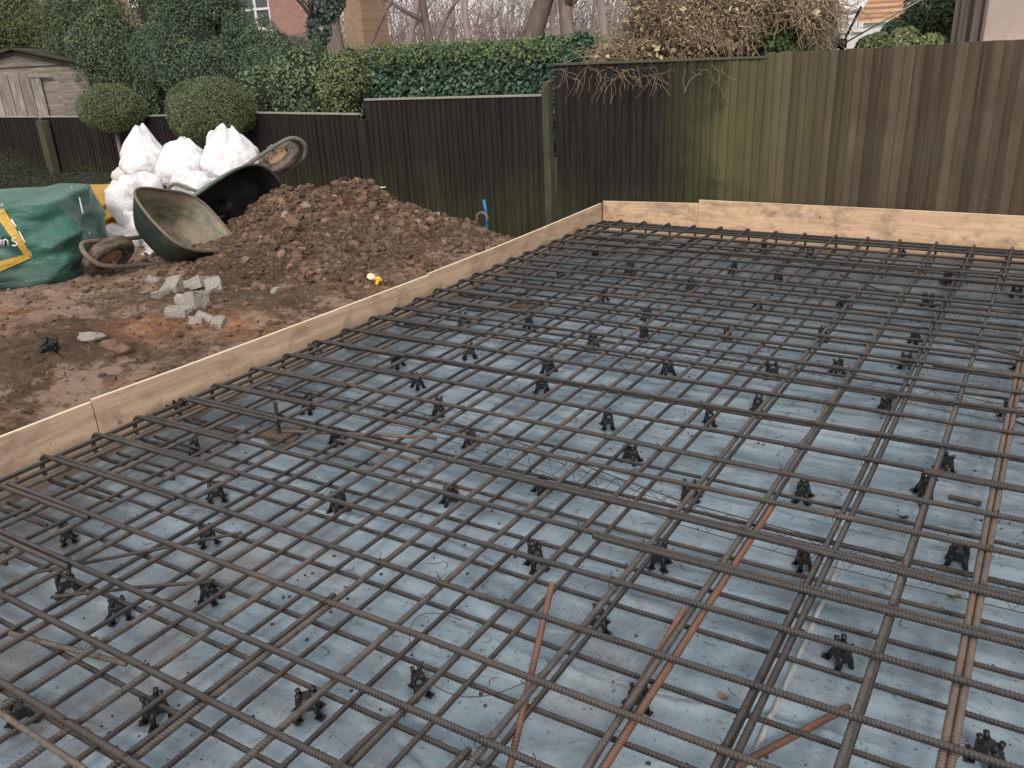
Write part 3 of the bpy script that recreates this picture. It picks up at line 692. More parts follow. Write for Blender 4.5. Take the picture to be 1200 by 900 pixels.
# black spacer dropped on the soil
q=gz(57,405,.25); 
for _ in range(8): q=gz(57,405,shs(q.x,q.y)+.02)
o=proto.copy(); COL.objects.link(o)
for k in kids: c=k.copy(); COL.objects.link(c); c.parent=o
o.location=(q.x,q.y,shs(q.x,q.y)-.005); o.scale=(1.2,1.2,1.1); o.rotation_euler=(.5,.3,1); o['label']='black plastic spacer dropped on the trampled soil at far left'
if 'group' in o: del o['group']
# yellow caps on soil
M['yel']=m_simple('yellow_plastic',(.65,.42,.03),(.80,.55,.06),20,.45,.5); M['cream']=m_simple('cream_plastic',(.65,.58,.38),(.78,.72,.52),20,.5)
for (px,py,m,l,ry) in [(435,326,'cream','pale cream-topped bar cap on the soil beside the board',.5),(443,330,'yel','round yellow bar cap on the soil beside the board',-.9)]:
    q=gz(px,py,.25)
    for _ in range(8): q=gz(px,py,shs(q.x,q.y)+.02)
    mb=MB(); Rr=rotm(ry,.3,.5); n=14; th=np.linspace(0,2*np.pi,n,endpoint=False); V=[]
    for r,zz in [(.001,.014),(.022,.013),(.026,.006),(.024,0),(.010,-.002),(.009,-.03),(.001,-.031)]:
        for a in th: V.append([r*math.cos(a),r*math.sin(a),zz])
    qd=[[k*n+i,k*n+(i+1)%n,(k+1)*n+(i+1)%n,(k+1)*n+i] for k in range(6) for i in range(n)]
    mb.add(np.array(V)@Rr.T,[np.array(qd)[:,::-1]],0); o=mb.build('round_bar_end_cover',M[m],loc=(q.x,q.y,q.z+.006)); tag(o,l,'bar cap')
# blue pipe and black hose by the fence
mb=MB(); a=gy(567,234,6.05); b=gy(571,262,6.05); tube(mb,np.array([[a.x,a.y,a.z],[a.x+.012,a.y,a.z-.08],[b.x,b.y,b.z-.15]]),.014,8); o=mb.build('water_pipe',m_simple('blue_plastic',(.012,.16,.38),(.03,.24,.50),15,.4,.5)); tag(o,'bright blue plastic water pipe standing up by the dark fence','pipe')
mb=MB(); c=gy(565,256,6.0); t=np.linspace(-.3,3.6,14); tube(mb,np.stack([c.x+.055*np.cos(t),c.y+0*t,c.z+.05*np.sin(t)],1),.012,7); o=mb.build('hose_stub',M['bark']); tag(o,'dark curved hose stub looping beside the blue pipe','hose')
mb=MB(); c=gy(446,220,5.2); tube(mb,np.array([[c.x-.03,c.y,c.z-.015],[c.x,c.y,c.z],[c.x+.05,c.y,c.z+.008]]),[.006,.008,.005],6); o=mb.build('white_scrap',M['cream']); tag(o,'thin white scrap sticking out behind the heap top','scrap')

# ------------------------------------------------------------------ fences
FY=6.42
def zt(px,py): return gy(px,py,FY).z
def xat(px,py): return gy(px,py,FY).x
def fence_panel(label,x0,x1,z0,z1,mat,cap=True,pitch=.062,capz=None):
    root=empty('close_board_fence',label,'fence',(x0,FY,0),group='closeboard fence panels')
    mb=MB(); n=max(1,int(round((x1-x0)/pitch))); rg=random.Random(int(x0*100))
    xs=[x0]
    for i in range(n): xs.append(xs[-1]+(x1-x0)/n*rg.uniform(.8,1.2))
    k=(x1-x0)/(xs[-1]-x0); xs=[x0+(x-x0)*k for x in xs]
    for i in range(n):
        a,b=xs[i]-x0-.012,xs[i+1]-x0; za=z0+(z1-z0)*(a/(x1-x0)); zb=z0+(z1-z0)*(b/(x1-x0)); lo=-.34
        if not cap: d=rg.uniform(-.006,.004); za+=d; zb+=d
        y1,y2=-.004-rg.random()*.002,-.020-rg.uniform(0,.006)     # wedge section: thick edge on the right
        ln=rg.uniform(-.004,.004)
        segs=5; V=[]
        for s in range(segs+1):
            t=s/segs; w=.0015*math.sin(t*6+i)
            for (xx,yy,zz) in ((a,y1,za),(b,y2,zb),(b,.006,zb),(a,.006,za)):
                V.append([xx+w+ln*(1-t),yy+w,lo+(zz-lo)*t])
        q=[[s*4+j,s*4+(j+1)%4,s*4+4+(j+1)%4,s*4+4+j] for s in range(segs) for j in range(4)]; q.append([segs*4,segs*4+1,segs*4+2,segs*4+3])
        mb.add(V,[np.array(q)],0,False)
    mb.build('boards',mat,root)
    for zf in (.12,.62,.92):
        mb=MB(); L=x1-x0; box(mb,(L/2,.030,-.34+(min(z0,z1)+.34)*zf),(L,.04,.07)); mb.build('rail',mat,root)
    if cap:
        mb=MB(); L=x1-x0; an=math.atan2(z1-z0,L); box(mb,(L/2,-.002,(z0+z1)/2+.010),(L,.055,.018),rotm(0,-an,0),bev=.003); mb.build('cap_rail',M['fcap'] if cap is True else cap,root)
    return root
def fence_post(label,x,z,w=.085,mat='fpost',y=-.0):
    mb=MB(); box(mb,(0,0,(z-.4)/2),(w,.09,z+.4),bev=.006); o=mb.build('fence_post',M[mat],loc=(x,FY+y-.012,0)); tag(o,label,'fence post','fence posts'); return o
Xa=xat(896,120); Xb=xat(652,120); Xp=xat(645,120); Xc=xat(640,150); Xd=xat(432,150)
fence_panel('tall weathered brown fence panel behind the rear board at the right frame edge',Xa+1.86,Xa+3.9,zt(1200,46),zt(1200,46)+.02,M['flight'],False)
fence_panel('tall weathered brown fence panel with green streaks below the pink rendered wall',Xa,Xa+1.855,zt(900,62),zt(1180,46),M['flight'],False)
fence_panel('fence panel dark on the left and mossy brown on the right, under the dry climber',Xb,Xa-.005,zt(655,77),zt(890,69),M['fmix'],m_simple('dull_cap_rail',(.05,.05,.04),(.11,.115,.08),12,.85))
fence_panel('dark fence panel with a pale cap rail below the clipped hedge',Xd,Xp-.056,zt(436,118),zt(638,113),M['fdark'])
Xe=gy(290,133,FY).x
fence_panel('dark fence panel with a pale cap rail, lower, right behind the wheelbarrow wheel',Xe,Xd-.09,zt(292,133),zt(428,135),M['fdark'])
fence_post('mossy post between the tallest dark panel and the lower dark panel',Xp-.02,zt(645,95),.065)
fence_post('grey post between the two lower dark panels',Xd-.045,zt(430,140)+.0,.10,'fdark')
x=Xe-.09
def topz(xx): return float(np.interp(xx,[gy(0,138,FY).x,gy(190,137,FY).x,Xe],[zt(0,138),zt(190,137),zt(292,134)]))
lb=['behind the larger clipped ball bush','behind the white sacks','behind the smaller clipped ball bush','between the ball bush and the mossy post','at the left frame edge below the shed','beyond the left frame edge']
xs_=[]
for k in range(5):
    fence_panel('long low dark fence panel '+lb[k],x-1.83,x,topz(x-1.83),topz(x),M['fdark']); 
    fence_post('dark post '+lb[k],x+.045,topz(x)-.02,.09,'fdark'); x-=1.92
pm=gy(58,170,FY-.08); mb=MB(); box(mb,(0,0,.15),(.13,.10,1.36),bev=.006); o=mb.build('fence_post',M['fpost'],loc=(pm.x,FY-.10,0)); tag(o,'broad mossy green post in the low dark fence below the shed','fence post','fence posts')

# ------------------------------------------------------------------ foliage
def leaves(mb,P,N,size,mi=0,asp=.6,fold=True,rg=RNG):
    """one bent quad pair per leaf at P facing roughly N"""
    P=np.asarray(P,float); n=len(P); N=N/(np.linalg.norm(N,axis=1)[:,None]+1e-9)
    N=N+rg.normal(0,.55,(n,3)); N/=np.linalg.norm(N,axis=1)[:,None]
    T=np.cross(N,rg.normal(0,1,(n,3))); T/=np.linalg.norm(T,axis=1)[:,None]; B=np.cross(N,T)
    s=(size*rg.uniform(.6,1.35,n))[:,None]
    a=P-T*s*.5; b=P+B*s*asp*.5+N*s*.08; c=P+T*s*.5-N*s*.10; d=P-B*s*asp*.5+N*s*.08
    V=np.stack([a,b,c,d],1).reshape(-1,3); i=np.arange(n)[:,None]*4
    mb.add(V,[np.concatenate([i,i+1,i+2,i+3],1)],mi,False)
def blobs_leaves(bl,n,size,asp=.6,fill=.35,lump_=.18,freq=2.5,zmin=-9):
    """bl: list of (centre, radii); returns leaf points and normals on noisy shells"""
    W=np.array([r[0]*r[2]+r[1]*r[2] for _,r in bl]); W/=W.sum(); P=[];Nn=[]
    for (c,r),w in zip(bl,W):
        m=int(n*w); d=RNG.normal(0,1,(m,3)); d/=np.linalg.norm(d,axis=1)[:,None]
        rad=1-fill*RNG.random(m)**1.6; q=np.array(c)+d*np.array(r)*rad[:,None]
        k=1+lump_*fbm(q[:,0]*freq,q[:,1]*freq,q[:,2]*freq,3); q=np.array(c)+d*np.array(r)*(rad*k)[:,None]
        ok=q[:,2]>zmin; P.append(q[ok]); Nn.append(d[ok]+np.array([0,0,.35]))
    return np.concatenate(P),np.concatenate(Nn)
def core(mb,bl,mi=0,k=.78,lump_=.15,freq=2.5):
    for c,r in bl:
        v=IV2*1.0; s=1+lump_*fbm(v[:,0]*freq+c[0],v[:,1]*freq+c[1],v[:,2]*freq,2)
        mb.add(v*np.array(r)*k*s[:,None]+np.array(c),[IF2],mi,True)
def foliage(name,part_,label,cat,bl,n,size,mat,loc=None,trunk=None,asp=.6,group=None,fill=.35,lump_=.18,freq=2.5,kc=.78,zmin=-.36,cm=None,extra=None):
    c0=bl[0][0]; root=empty(name,label,cat,(c0[0],c0[1],-.36),group)
    off=np.array([c0[0],c0[1],-.36])
    mb=MB(); P,N=blobs_leaves(bl,n,size,asp,fill,lump_,freq,zmin); leaves(mb,P-off,N,size,0,asp)
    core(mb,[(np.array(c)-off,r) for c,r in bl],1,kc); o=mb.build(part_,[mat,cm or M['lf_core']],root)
    if trunk:
        mb=MB()
        for t in trunk: tube(mb,np.array([p for p,_ in t])-off,[r for _,r in t],8)
        mb.build('trunk',M['bark'],root)
    if extra: extra(root,off)
    return root
def bl_at(lst,Y,dy=.5):   # blobs from surveyed spans (x0,y0,x1,y1) at distance Y
    out=[]
    for t in lst:
        x0,y0,x1,y1=t[:4]; yy=t[4] if len(t)>4 else Y
        c=gy((x0+x1)/2,(y0+y1)/2,yy); a=gy(x0,(y0+y1)/2,yy); b=gy(x1,(y0+y1)/2,yy); u=gy((x0+x1)/2,y0,yy); d=gy((x0+x1)/2,y1,yy)
        W=(b.x-a.x)/2*.95; tn=abs(c.x/yy); dd=min(dy,.75*W/max(tn,.05)); rx=math.sqrt(max(W*W-(dd*tn)**2,.04*W*W)); out.append(((c.x,yy,c.z),(rx,dd,(u.z-d.z)/2)))
    return out
# clipped balls on stems in front of the fence
def ball(label,x0,y0,x1,y1,Y,n):
    a_=gy(x0,(y0+y1)/2,Y); b_=gy(x1,(y0+y1)/2,Y); c=gy((x0+x1)/2,(y0+y1)/2,Y); c=(c.x,c.y,c.z); q_=(b_.x-a_.x)/2*math.cos(math.atan(abs(c[0])/Y)); r=(q_,q_,(gy(0,y0,Y).z-gy(0,y1,Y).z)/2)
    st=[((c[0]-.02,c[1],-.36),.03),((c[0]+.01,c[1],c[2]*.3),.026),((c[0],c[1],c[2]),.022)]
    foliage('ball_bush','crown',label,'clipped bush',[(c,r)],n,.030,M['lf_yew'],trunk=[st],asp=.22,group='clipped ball bushes by the low fence',fill=.20,lump_=.09,freq=5,kc=.86)
ball('smaller clipped ball bush, nearer the shed, on a stem against the low fence',88,101,172,153,6.1,16000)
ball('larger clipped ball bush above the white sacks against the low fence',192,99,300,165,6.05,24000)
# low hedge strip
bl=[]
for k in range(9):
    q=gy(-14+18*k,220,5.2); bl.append(((q.x,5.2,q.z-.02+.02*math.sin(k*2)),(.50,.28,.19)))
foliage('low_hedge','foliage','low dark green hedge running behind the green bulk bag','hedge',bl,16000,.035,M['lf_low'],asp=.3,lump_=.25,freq=5,fill=.3)
bl=bl_at([(-30,175,50,215)],6.0,.2); foliage('bramble','foliage','thin brown brambles against the fence at the left frame edge','bramble',bl,1800,.03,M['lf_low'],asp=.25,kc=.05,fill=.9)
# clipped hedge behind the dark panels
bl=[]
for k in range(12):
    x0=395+25*k; q=gy(x0+12,85,7.3); bl.append(((q.x,7.55,.95),(.42,.42,.55)))
def htop(root,off):
    mb=MB(); P,N=blobs_leaves([((c[0],c[1],c[2]+.42),(r[0],.40,.16)) for c,r in bl],8000,.05); P=P[P[:,2]>1.30]; N=RNG.normal(0,1,(len(P),3)); leaves(mb,P-off,N,.036,0,.5); mb.build('lit_top_growth',M['lf_htop'],root)
foliage('clipped_hedge','foliage','long dark glossy clipped hedge with pale top growth behind the dark fence','hedge',bl,44000,.046,M['lf_hedge'],asp=.75,lump_=.10,freq=3,fill=.22,kc=.86,extra=htop)
bl=bl_at([(655,60,700,115),(668,40,700,80)],7.2,.35); foliage('leafy_shrub','foliage','small green shrub with yellow flowers at the right end of the clipped hedge','shrub',bl,2600,.05,M['lf_hedge'],asp=.6,kc=.6)
bl=bl_at([(368,72,428,142),(378,62,440,120),(392,56,425,100)],7.1,.35); foliage('leafy_shrub','foliage','bright olive shrub at the left end of the clipped hedge','shrub',bl,9000,.042,M['lf_yel'],asp=.6,kc=.8)
bl=bl_at([(275,80,345,150),(310,60,400,150),(340,95,400,150)],7.3,.5); foliage('leafy_shrub','foliage','dark shrub between the larger ball bush and the olive shrub','shrub',bl,12000,.048,M['lf_tree'],asp=.6,kc=.85,lump_=.22)
# trees on the left
def trk(x,Y,z,r=.12): return [[((x,Y,-.36),r),((x+.05,Y,z*.5),r*.8),((x,Y,z),r*.4)]]
def etree(label,spans,Y,n,mat,size=.048,dy=1.0,ex=.2):
    bl=bl_at(spans,Y,dy); c=bl[0][0]; foliage('evergreen_tree','crown',label,'tree',bl,n,size,M[mat],trunk=trk(c[0],Y,c[2]),asp=.35,group='evergreen trees behind the low fence',lump_=.30,freq=1.9,fill=.45,kc=.72)
etree('olive green conifer behind the wooden shed at the left frame edge',[(-60,-60,70,90),(-90,-20,20,120),(30,-10,110,100),(-10,5,60,60)],10.5,46000,'lf_yel')
etree('broad dark evergreen right of the shed roof',[(150,-35,215,60),(60,-12,190,150),(80,-25,150,60),(40,-20,110,70),(90,20,170,90),(50,50,130,160),(130,60,220,160)],9.5,56000,'lf_tree')
etree('dark evergreen above the two ball bushes',[(170,-10,300,150),(190,-50,270,60),(225,-30,292,40),(150,20,215,90),(210,30,300,110)],9.0,52000,'lf_tree2')
etree('dark evergreen sloping down to the clipped hedge',[(280,32,360,150),(300,45,410,150),(255,20,315,110),(340,62,420,140)],8.6,46000,'lf_tree2')
# ivy clad trunk
bl=bl_at([(358,-60,404,30),(362,10,400,62),(368,40,398,85)],11.0,.5); foliage('ivy_tree','ivy','tree trunk thickly clad in grey green ivy beside the brick house','tree',bl,9000,.10,M['lf_ivy'],trunk=trk(bl[0][0][0],11,3,.2),asp=.7,kc=.8,lump_=.25)

# ------------------------------------------------------------------ bare trees
def bare_tree(label,base,h,r,seed,lean=(0,0),spread=.55,lev=5,mat='bark',group='bare winter trees beyond the hedge',stem=None):
    rg=random.Random(seed); root=empty('bare_tree',label,'tree',base,group); mt=MB(); mbr=MB()
    def grow(mb,p,d,L,r,lv):
        n=6; P=[p.copy()]; Rr=[r]
        for i in range(n):
            d=(d+Vector((rg.gauss(0,.13),rg.gauss(0,.13),rg.gauss(.02,.08)))).normalized(); p=p+d*L/n; P.append(p.copy()); Rr.append(r*(1-.45*(i+1)/n))
            if lv>0 and i>=(2 if lv==lev else 1) and rg.random()<.97:
                a=rg.uniform(.4,1.1); ax=Vector((rg.gauss(0,1),rg.gauss(0,1),rg.gauss(0,.4))).cross(d).normalized()
                dd=(Matrix.Rotation(a,3,ax)@d); dd.z+=.1; grow(mbr,p.copy(),dd.normalized(),L*rg.uniform(.5,.8),r*.5*(1-.3*i/n),lv-1)
        tube(mb,[list(q) for q in P],Rr,7 if lv>2 else 4,0,lv>2)
    grow(mt,Vector((0,0,0)),Vector((lean[0],lean[1],1)).normalized(),h,r,lev)
    mt.build('trunk',M[mat],root); mbr.build('branches',M[mat],root)
def bt(label,px,Y,h,rpx,seed,**k):
    q=gy(px,60,Y); bare_tree(label,(q.x,Y,-.36),h,rpx,seed,**k)
bt('thick bare trunk rising above the middle of the clipped hedge',602,15,5.0,.24,3)
bt('slim bare tree just right of the thick bare trunk',628,19,5.5,.14,8,mat='bark2')
bt('dark bare trunk at the left edge of the dry climber',681,15,5,.17,12)
bt('pale slim bare tree between two trunks near the climber',700,24,6,.16,14,mat='bark2')
bt('bare spreading tree above the left half of the clipped hedge',500,13,3.4,.10,21,lean=(-.1,0))
bt('bare tree with drooping branches beside the tan brick corner',455,12,3.0,.09,33,lean=(-.15,0))
bt('distant bare tree over the centre of the hedge',555,24,5,.14,44,mat='bark2')
bt('distant bare tree right of the tan brick corner',470,26,5,.14,51,mat='bark2')
bt('distant bare tree over the right half of the hedge',652,27,5,.13,62,mat='bark2')
# far wood seen as one mass
mb=MB(); rg=random.Random(77)
for k in range(420):
    x=rg.uniform(-46,-14); y=rg.uniform(38,50); h=rg.uniform(2.6,5.6); z=-.36; P=[]; dx=rg.gauss(0,.12)
    for s in range(5): P.append([x+dx*s*h*.3+rg.gauss(0,.12),y,z+h*s/4])
    tube(mb,P,[.055,.045,.035,.02,.01],3,0,False)
    for b in range(9):
        s=rg.uniform(.3,.95); a=rg.uniform(-1.3,1.3); p=np.array([x+dx*s*4*h*.3,y,z+h*s]); e=p+np.array([math.sin(a),rg.gauss(0,.3),abs(math.cos(a))])*rg.uniform(.6,1.5); tube(mb,[p,(p+e)/2+[0,0,.05],e],[.03,.02,.01],3,0,False)
o=mb.build('far_wood',M['bark2']); tag(o,'hazy pinkish mass of distant bare trees above the clipped hedge','woodland'); o['kind']='stuff'

# ------------------------------------------------------------------ dry climber over the fence
root=empty('climbing_shrub','large dried brown climber with pale yellow leaves spilling over the fence','climber',(-2.6,6.9,0))
cb=bl_at([(715,-60,880,85),(700,30,800,85),(800,-50,955,70),(760,10,890,90),(905,-45,975,40),(930,-20,988,48),(690,55,760,92),(835,-20,930,78)],6.95,.45)
off=np.array([-2.6,6.9,0]); mb=MB(); rg=random.Random(9)
for k in range(3600):
    c,r=rg.choice(cb); d=np.array([rg.gauss(0,1) for _ in range(3)]); d/=np.linalg.norm(d); p=np.array(c)+d*np.array(r)*rg.uniform(.3,1.02)
    P=[p-off]; v=np.array([rg.gauss(0,1),rg.gauss(0,.6),rg.gauss(-.2,.7)]); v/=np.linalg.norm(v)
    for s in range(6):
        v=v+np.array([rg.gauss(0,.45),rg.gauss(0,.3),rg.gauss(-.10,.35)]); v/=np.linalg.norm(v); p=p+v*rg.uniform(.03,.065); P.append(p-off)
    tube(mb,P,np.linspace(.0042,.0014,7)*rg.uniform(.7,1.3),3,0,False)
for k in range(64):      # trailing strands in front of the boards
    x=rg.uniform(-3.65,-2.15); p=np.array([x,6.36,rg.uniform(1.17,1.27)]); P=[p-off]; v=np.array([rg.gauss(0,1),-.15,rg.gauss(0,.3)])
    for s in range(rg.randint(5,9)):
        v=v+np.array([rg.gauss(0,.45),rg.gauss(0,.05),rg.gauss(-.22,.3)]); v/=np.linalg.norm(v); p=p+v*.026; p[1]=min(p[1],6.375); P.append(p-off)
    tube(mb,P,.0015,3,0,False)
mb.build('stems',M['twig'],root)
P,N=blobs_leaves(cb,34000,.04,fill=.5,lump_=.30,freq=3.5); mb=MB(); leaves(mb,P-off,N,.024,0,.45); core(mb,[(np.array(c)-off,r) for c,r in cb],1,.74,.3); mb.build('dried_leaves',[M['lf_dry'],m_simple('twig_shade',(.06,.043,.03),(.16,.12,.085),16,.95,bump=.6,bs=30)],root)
mb=MB(); P,N=blobs_leaves(cb,240,.05,fill=.12,lump_=.25); up=P[:,2]-1.25+.5*vnoise(P[:,0]*2,P[:,2]*2,3)>.05; P=P[up|(RNG.random(len(P))<.25)]; leaves(mb,P-off,np.tile([0,-1,.3],(len(P),1)),.050,0,.7); mb.build('yellow_leaves',M['lf_pale'],root)
gb=bl_at([(893,28,935,68),(905,40,945,75)],6.75,.2); mb=MB(); P,N=blobs_leaves(gb,1700,.05,fill=.4); leaves(mb,P-off,N,.04,0,.6); mb.build('green_leaves',M['lf_grn'],root)

# ------------------------------------------------------------------ right background
bl=bl_at([(1000,38,1050,75),(1035,32,1085,75),(1065,40,1112,75)],7.6,.35); foliage('leafy_shrub','foliage','yellow green shrub peeping over the weathered fence','shrub',bl,5200,.045,M['lf_yel'],asp=.5,kc=.75)
bl=bl_at([(1060,-30,1140,60),(1085,-40,1150,60),(1030,20,1090,60)],10.5,.7); foliage('evergreen_tree','crown','dark round evergreen left of the grey weathered boards','tree',bl,12000,.07,M['lf_tree2'],trunk=trk(bl[0][0][0],10.5,1.5),asp=.4,kc=.85,lump_=.15)
bl=bl_at([(930,20,985,75)],12,.6); foliage('leafy_shrub','foliage','hazy grey green bush behind the clothes airer','shrub',bl,3500,.07,M['lf_ivy'],asp=.5,kc=.8)

def wallmat(name,c1,c2,brick=False,s=1.0):
    t=NT(name,.9,.15)
    if brick:
        b=t.n('ShaderNodeTexBrick'); b.inputs['Scale'].default_value=4.2; b.inputs['Mortar Size'].default_value=.012
        b.inputs['Color1'].default_value=(*c1,1); b.inputs['Color2'].default_value=(*c2,1); b.inputs['Mortar'].default_value=(.36,.30,.26,1)
        t.l(t.vec((1,1,1),rot=(R(90),0,0)),b.inputs[0]); t.col(b.outputs[0])
    else: t.col(t.ramp(t.noise(3,6,.6,t.vec(src='Object')),[(.3,c1),(.7,c2)])); t.bump(t.noise(60,4,.6),.3,.004)
    return t.m
M['brick']=wallmat('red_brick',(.30,.17,.14),(.37,.215,.175),True); M['brickt']=wallmat('lit_tan_brick',(.33,.22,.14),(.42,.29,.19),True)  # tan one: same brick on its lit face, light put into the colour
M['render']=wallmat('pink_render',(.40,.325,.285),(.48,.395,.35)); M['white']=m_simple('white_paint',(.66,.66,.66),(.80,.80,.80),10,.6)
M['glass']=m_simple('dark_window_glass',(.05,.06,.065),(.11,.13,.14),2,.12,.5); M['slate']=m_simple('roof_slate',(.10,.09,.09),(.18,.165,.16),14,.8)
M['greyw']=wallmat('grey_timber',(.13,.105,.095),(.21,.175,.155))
def house(label,x0,x1,Y,h,depth,wm,windows,side=None,roofh=1.6,name='brick_house',roof=True,rm='slate'):
    root=empty(name,label,'house',((x0+x1)/2,Y,-.36)); W=x1-x0
    # front wall with real openings
    ops=sorted(windows); xs=sorted({-W/2,W/2}|{o[0]-(x0+x1)/2 for o in ops}|{o[2]-(x0+x1)/2 for o in ops}); zs=sorted({0,h}|{o[1]+.36 for o in ops}|{o[3]+.36 for o in ops}); mb=MB()
    for i in range(len(xs)-1):
        for j in range(len(zs)-1):
            cx=(xs[i]+xs[i+1])/2; cz=(zs[j]+zs[j+1])/2
            if any(o[0]-(x0+x1)/2<cx<o[2]-(x0+x1)/2 and o[1]+.36<cz<o[3]+.36 for o in ops): continue
            a,b,c,d=xs[i],xs[i+1],zs[j],zs[j+1]; mb.add([[a,0,c],[b,0,c],[b,0,d],[a,0,d]],[np.array([[0,1,2,3]])],0,False)
    w=W/2
    mb.add([[-w,0,0],[-w,depth,0],[-w,depth,h],[-w,0,h],[w,0,0],[w,depth,0],[w,depth,h],[w,0,h]],[np.array([[1,0,3,2],[4,5,6,7],[5,1,2,6],[3,7,6,2]])],1,False)
    mb.build('wall',[wm,side or wm],root)
    for o in ops:
        a,b=o[0]-(x0+x1)/2,o[2]-(x0+x1)/2; c,d=o[1]+.36,o[3]+.36
        fr=MB(); t=.07
        for q in ((a+t/2,(c+d)/2,t,d-c),(b-t/2,(c+d)/2,t,d-c)): box(fr,(q[0],.05,q[1]),(q[2],.08,q[3]),bev=.006)
        for q in ((c+t/2),(d-t/2),(c+d)/2): box(fr,((a+b)/2,.052,q),(b-a-2*t,.07,t),bev=.006)
        if b-a>1: box(fr,((a+b)/2,.048,(c+d)/2),(t,.06,d-c-2*t),bev=.006)
        f=fr.build('window',M['white'],root); g_=MB(); g_.add([[a,.09,c],[b,.09,c],[b,.09,d],[a,.09,d]],[np.array([[0,1,2,3]])],0,False); g_.build('pane',M['glass'],f)
        s_=MB(); box(s_,((a+b)/2,-.03,c-.04),(b-a+.1,.16,.06),bev=.01); s_.build('sill',M['white'],f)
    if roof:
        mb=MB(); e=.3; V=[[-w-e,-e,h],[w+e,-e,h],[w+e,depth+e,h],[-w-e,depth+e,h],[-w-e,depth/2,h+roofh],[w+e,depth/2,h+roofh],[-w-e,-e,h-.12],[w+e,-e,h-.12],[w+e,depth+e,h-.12],[-w-e,depth+e,h-.12]]
        mb.add(V,[np.array([[0,1,5,4],[2,3,4,5],[6,9,8,7],[0,6,7,1],[2,8,9,3]]),np.array([[3,0,4],[1,2,5]]),np.array([[3,9,6,0],[1,7,8,2]])],0,False); mb.build('roof',M[rm],root)
    return root
a=gy(268,20,20); b=gy(364,20,20); w0=gy(284,36,20); w1=gy(314,-2,20)
house('red brick house with a white framed window behind the dark evergreens',a.x,b.x,20,8,.8,M['brick'],[(w0.x,w0.z,w1.x,w1.z+.3)],roofh=2)
a=gy(403,20,16); b=gy(424,20,16); house('narrow tan brick gable end beside the ivy clad tree',a.x,b.x,16,7,.9,M['brickt'],[],roofh=1)
a=gy(120,5,24); b=gy(160,5,24); w0=gy(150,8,24); w1=gy(165,-12,24)
house('distant red brick house glimpsed over the left evergreens',a.x,b.x,24,9,3,M['brick'],[(w0.x,w0.z,w1.x,w1.z)],roofh=2)
# white house with many windows, orange roofed extension
a=gy(972,20,30); b=gy(1150,20,30); ws=[]
for (x0,x1) in ((988,997),(1001,1010),(1013,1021),(1040,1056)):
    for (y1,y0) in ((-14,10),(14,36)):
        p=gy(x0,y0,30); q=gy(x1,y1,30); ws.append((p.x,round(gy(990,y0,30).z,2),q.x,round(gy(990,y1,30).z,2)))
house('white painted house with tall windows behind the clothes airer',a.x,b.x,30,9,7,M['white'],ws,roofh=2.5,name='white_house')
# extension with orange tiles
def m_tiles():
    t=NT('orange_roof_tiles',.8,.2); w=t.n('ShaderNodeTexWave'); w.bands_direction='Y'; w.inputs['Scale'].default_value=1.1; w.inputs['Distortion'].default_value=.6; t.l(t.vec(),w.inputs[0])
    t.col(t.ramp(t.math('ADD',t.math('MULTIPLY',w.outputs[1],.6),t.math('MULTIPLY',t.noise(8),.4)),[(.25,(.30,.16,.09)),(.7,(.55,.33,.20))])); t.bump(w.outputs[1],.6,.05); return t.m
e0=gy(1012,27,24); e1=gy(1100,18,24); rt0=gy(1012,10,26); 
root=empty('orange_roof_extension','low extension with an orange tiled roof in front of the white house','building',(e0.x,24,-.36))
W=e1.x-e0.x; zl=e0.z+.36; mb=MB(); mb.add([[0,0,0],[W,0,0],[W,3,0],[0,3,0],[0,0,zl],[W,0,zl],[W,3,zl],[0,3,zl]],[np.array([[0,1,5,4],[1,2,6,5],[2,3,7,6],[3,0,4,7]])],0,False); mb.build('wall',M['white'],root)
mb=MB(); xs=np.linspace(-.15,W+.15,40); ys=np.linspace(-.15,1.6,22); X,Y=np.meshgrid(xs,ys); grid(mb,X,Y,zl+.02+(Y+.15)*.42+.035*((np.arange(22)%2)[:,None])); mb.build('roof',m_tiles(),root)
# pink rendered outbuilding with grey boarding
root=empty('outbuilding','outbuilding with a plain pinkish rendered wall and grey weathered boards above the fence','building',(0,7.6,-.36))
p0=gy(1152,30,7.6).x; p1=gy(1116,30,7.6).x; zb=gy(1170,47,7.6).z+.36
mb=MB(); box(mb,((p0+2.5)/2+.6,.75,2.2),(2.5-p0+1.2,1.5,4.4)); mb.build('rendered_wall',M['render'],root)
mb=MB(); box(mb,((p0+2.5)/2+.6,-.03,zb-.02),(2.5-p0+1.2,.10,.035),bev=.004); mb.build('ledge',M['fcap'],root)
mb=MB(); n=3
for k in range(3):
    w=(p0-p1)/3; cx=p1+w*(k+.5); box(mb,(cx,.03+.035*(k%2),2.2),(w+.006,.03,4.4),rotm(0,.0,.18*(1 if k%2 else -1)),bev=.006)
for cx in (p1+.045,p1+.13,p1+.20): tube(mb,np.array([[cx,-.01,0],[cx+.01,-.01,2.2],[cx,-.012,4.4]]),.014,8)
mb.build('weathered_boards',m_simple('grey_weathered_boards',(.075,.062,.056),(.20,.165,.15),5,.9,bump=.5,bs=14),root)
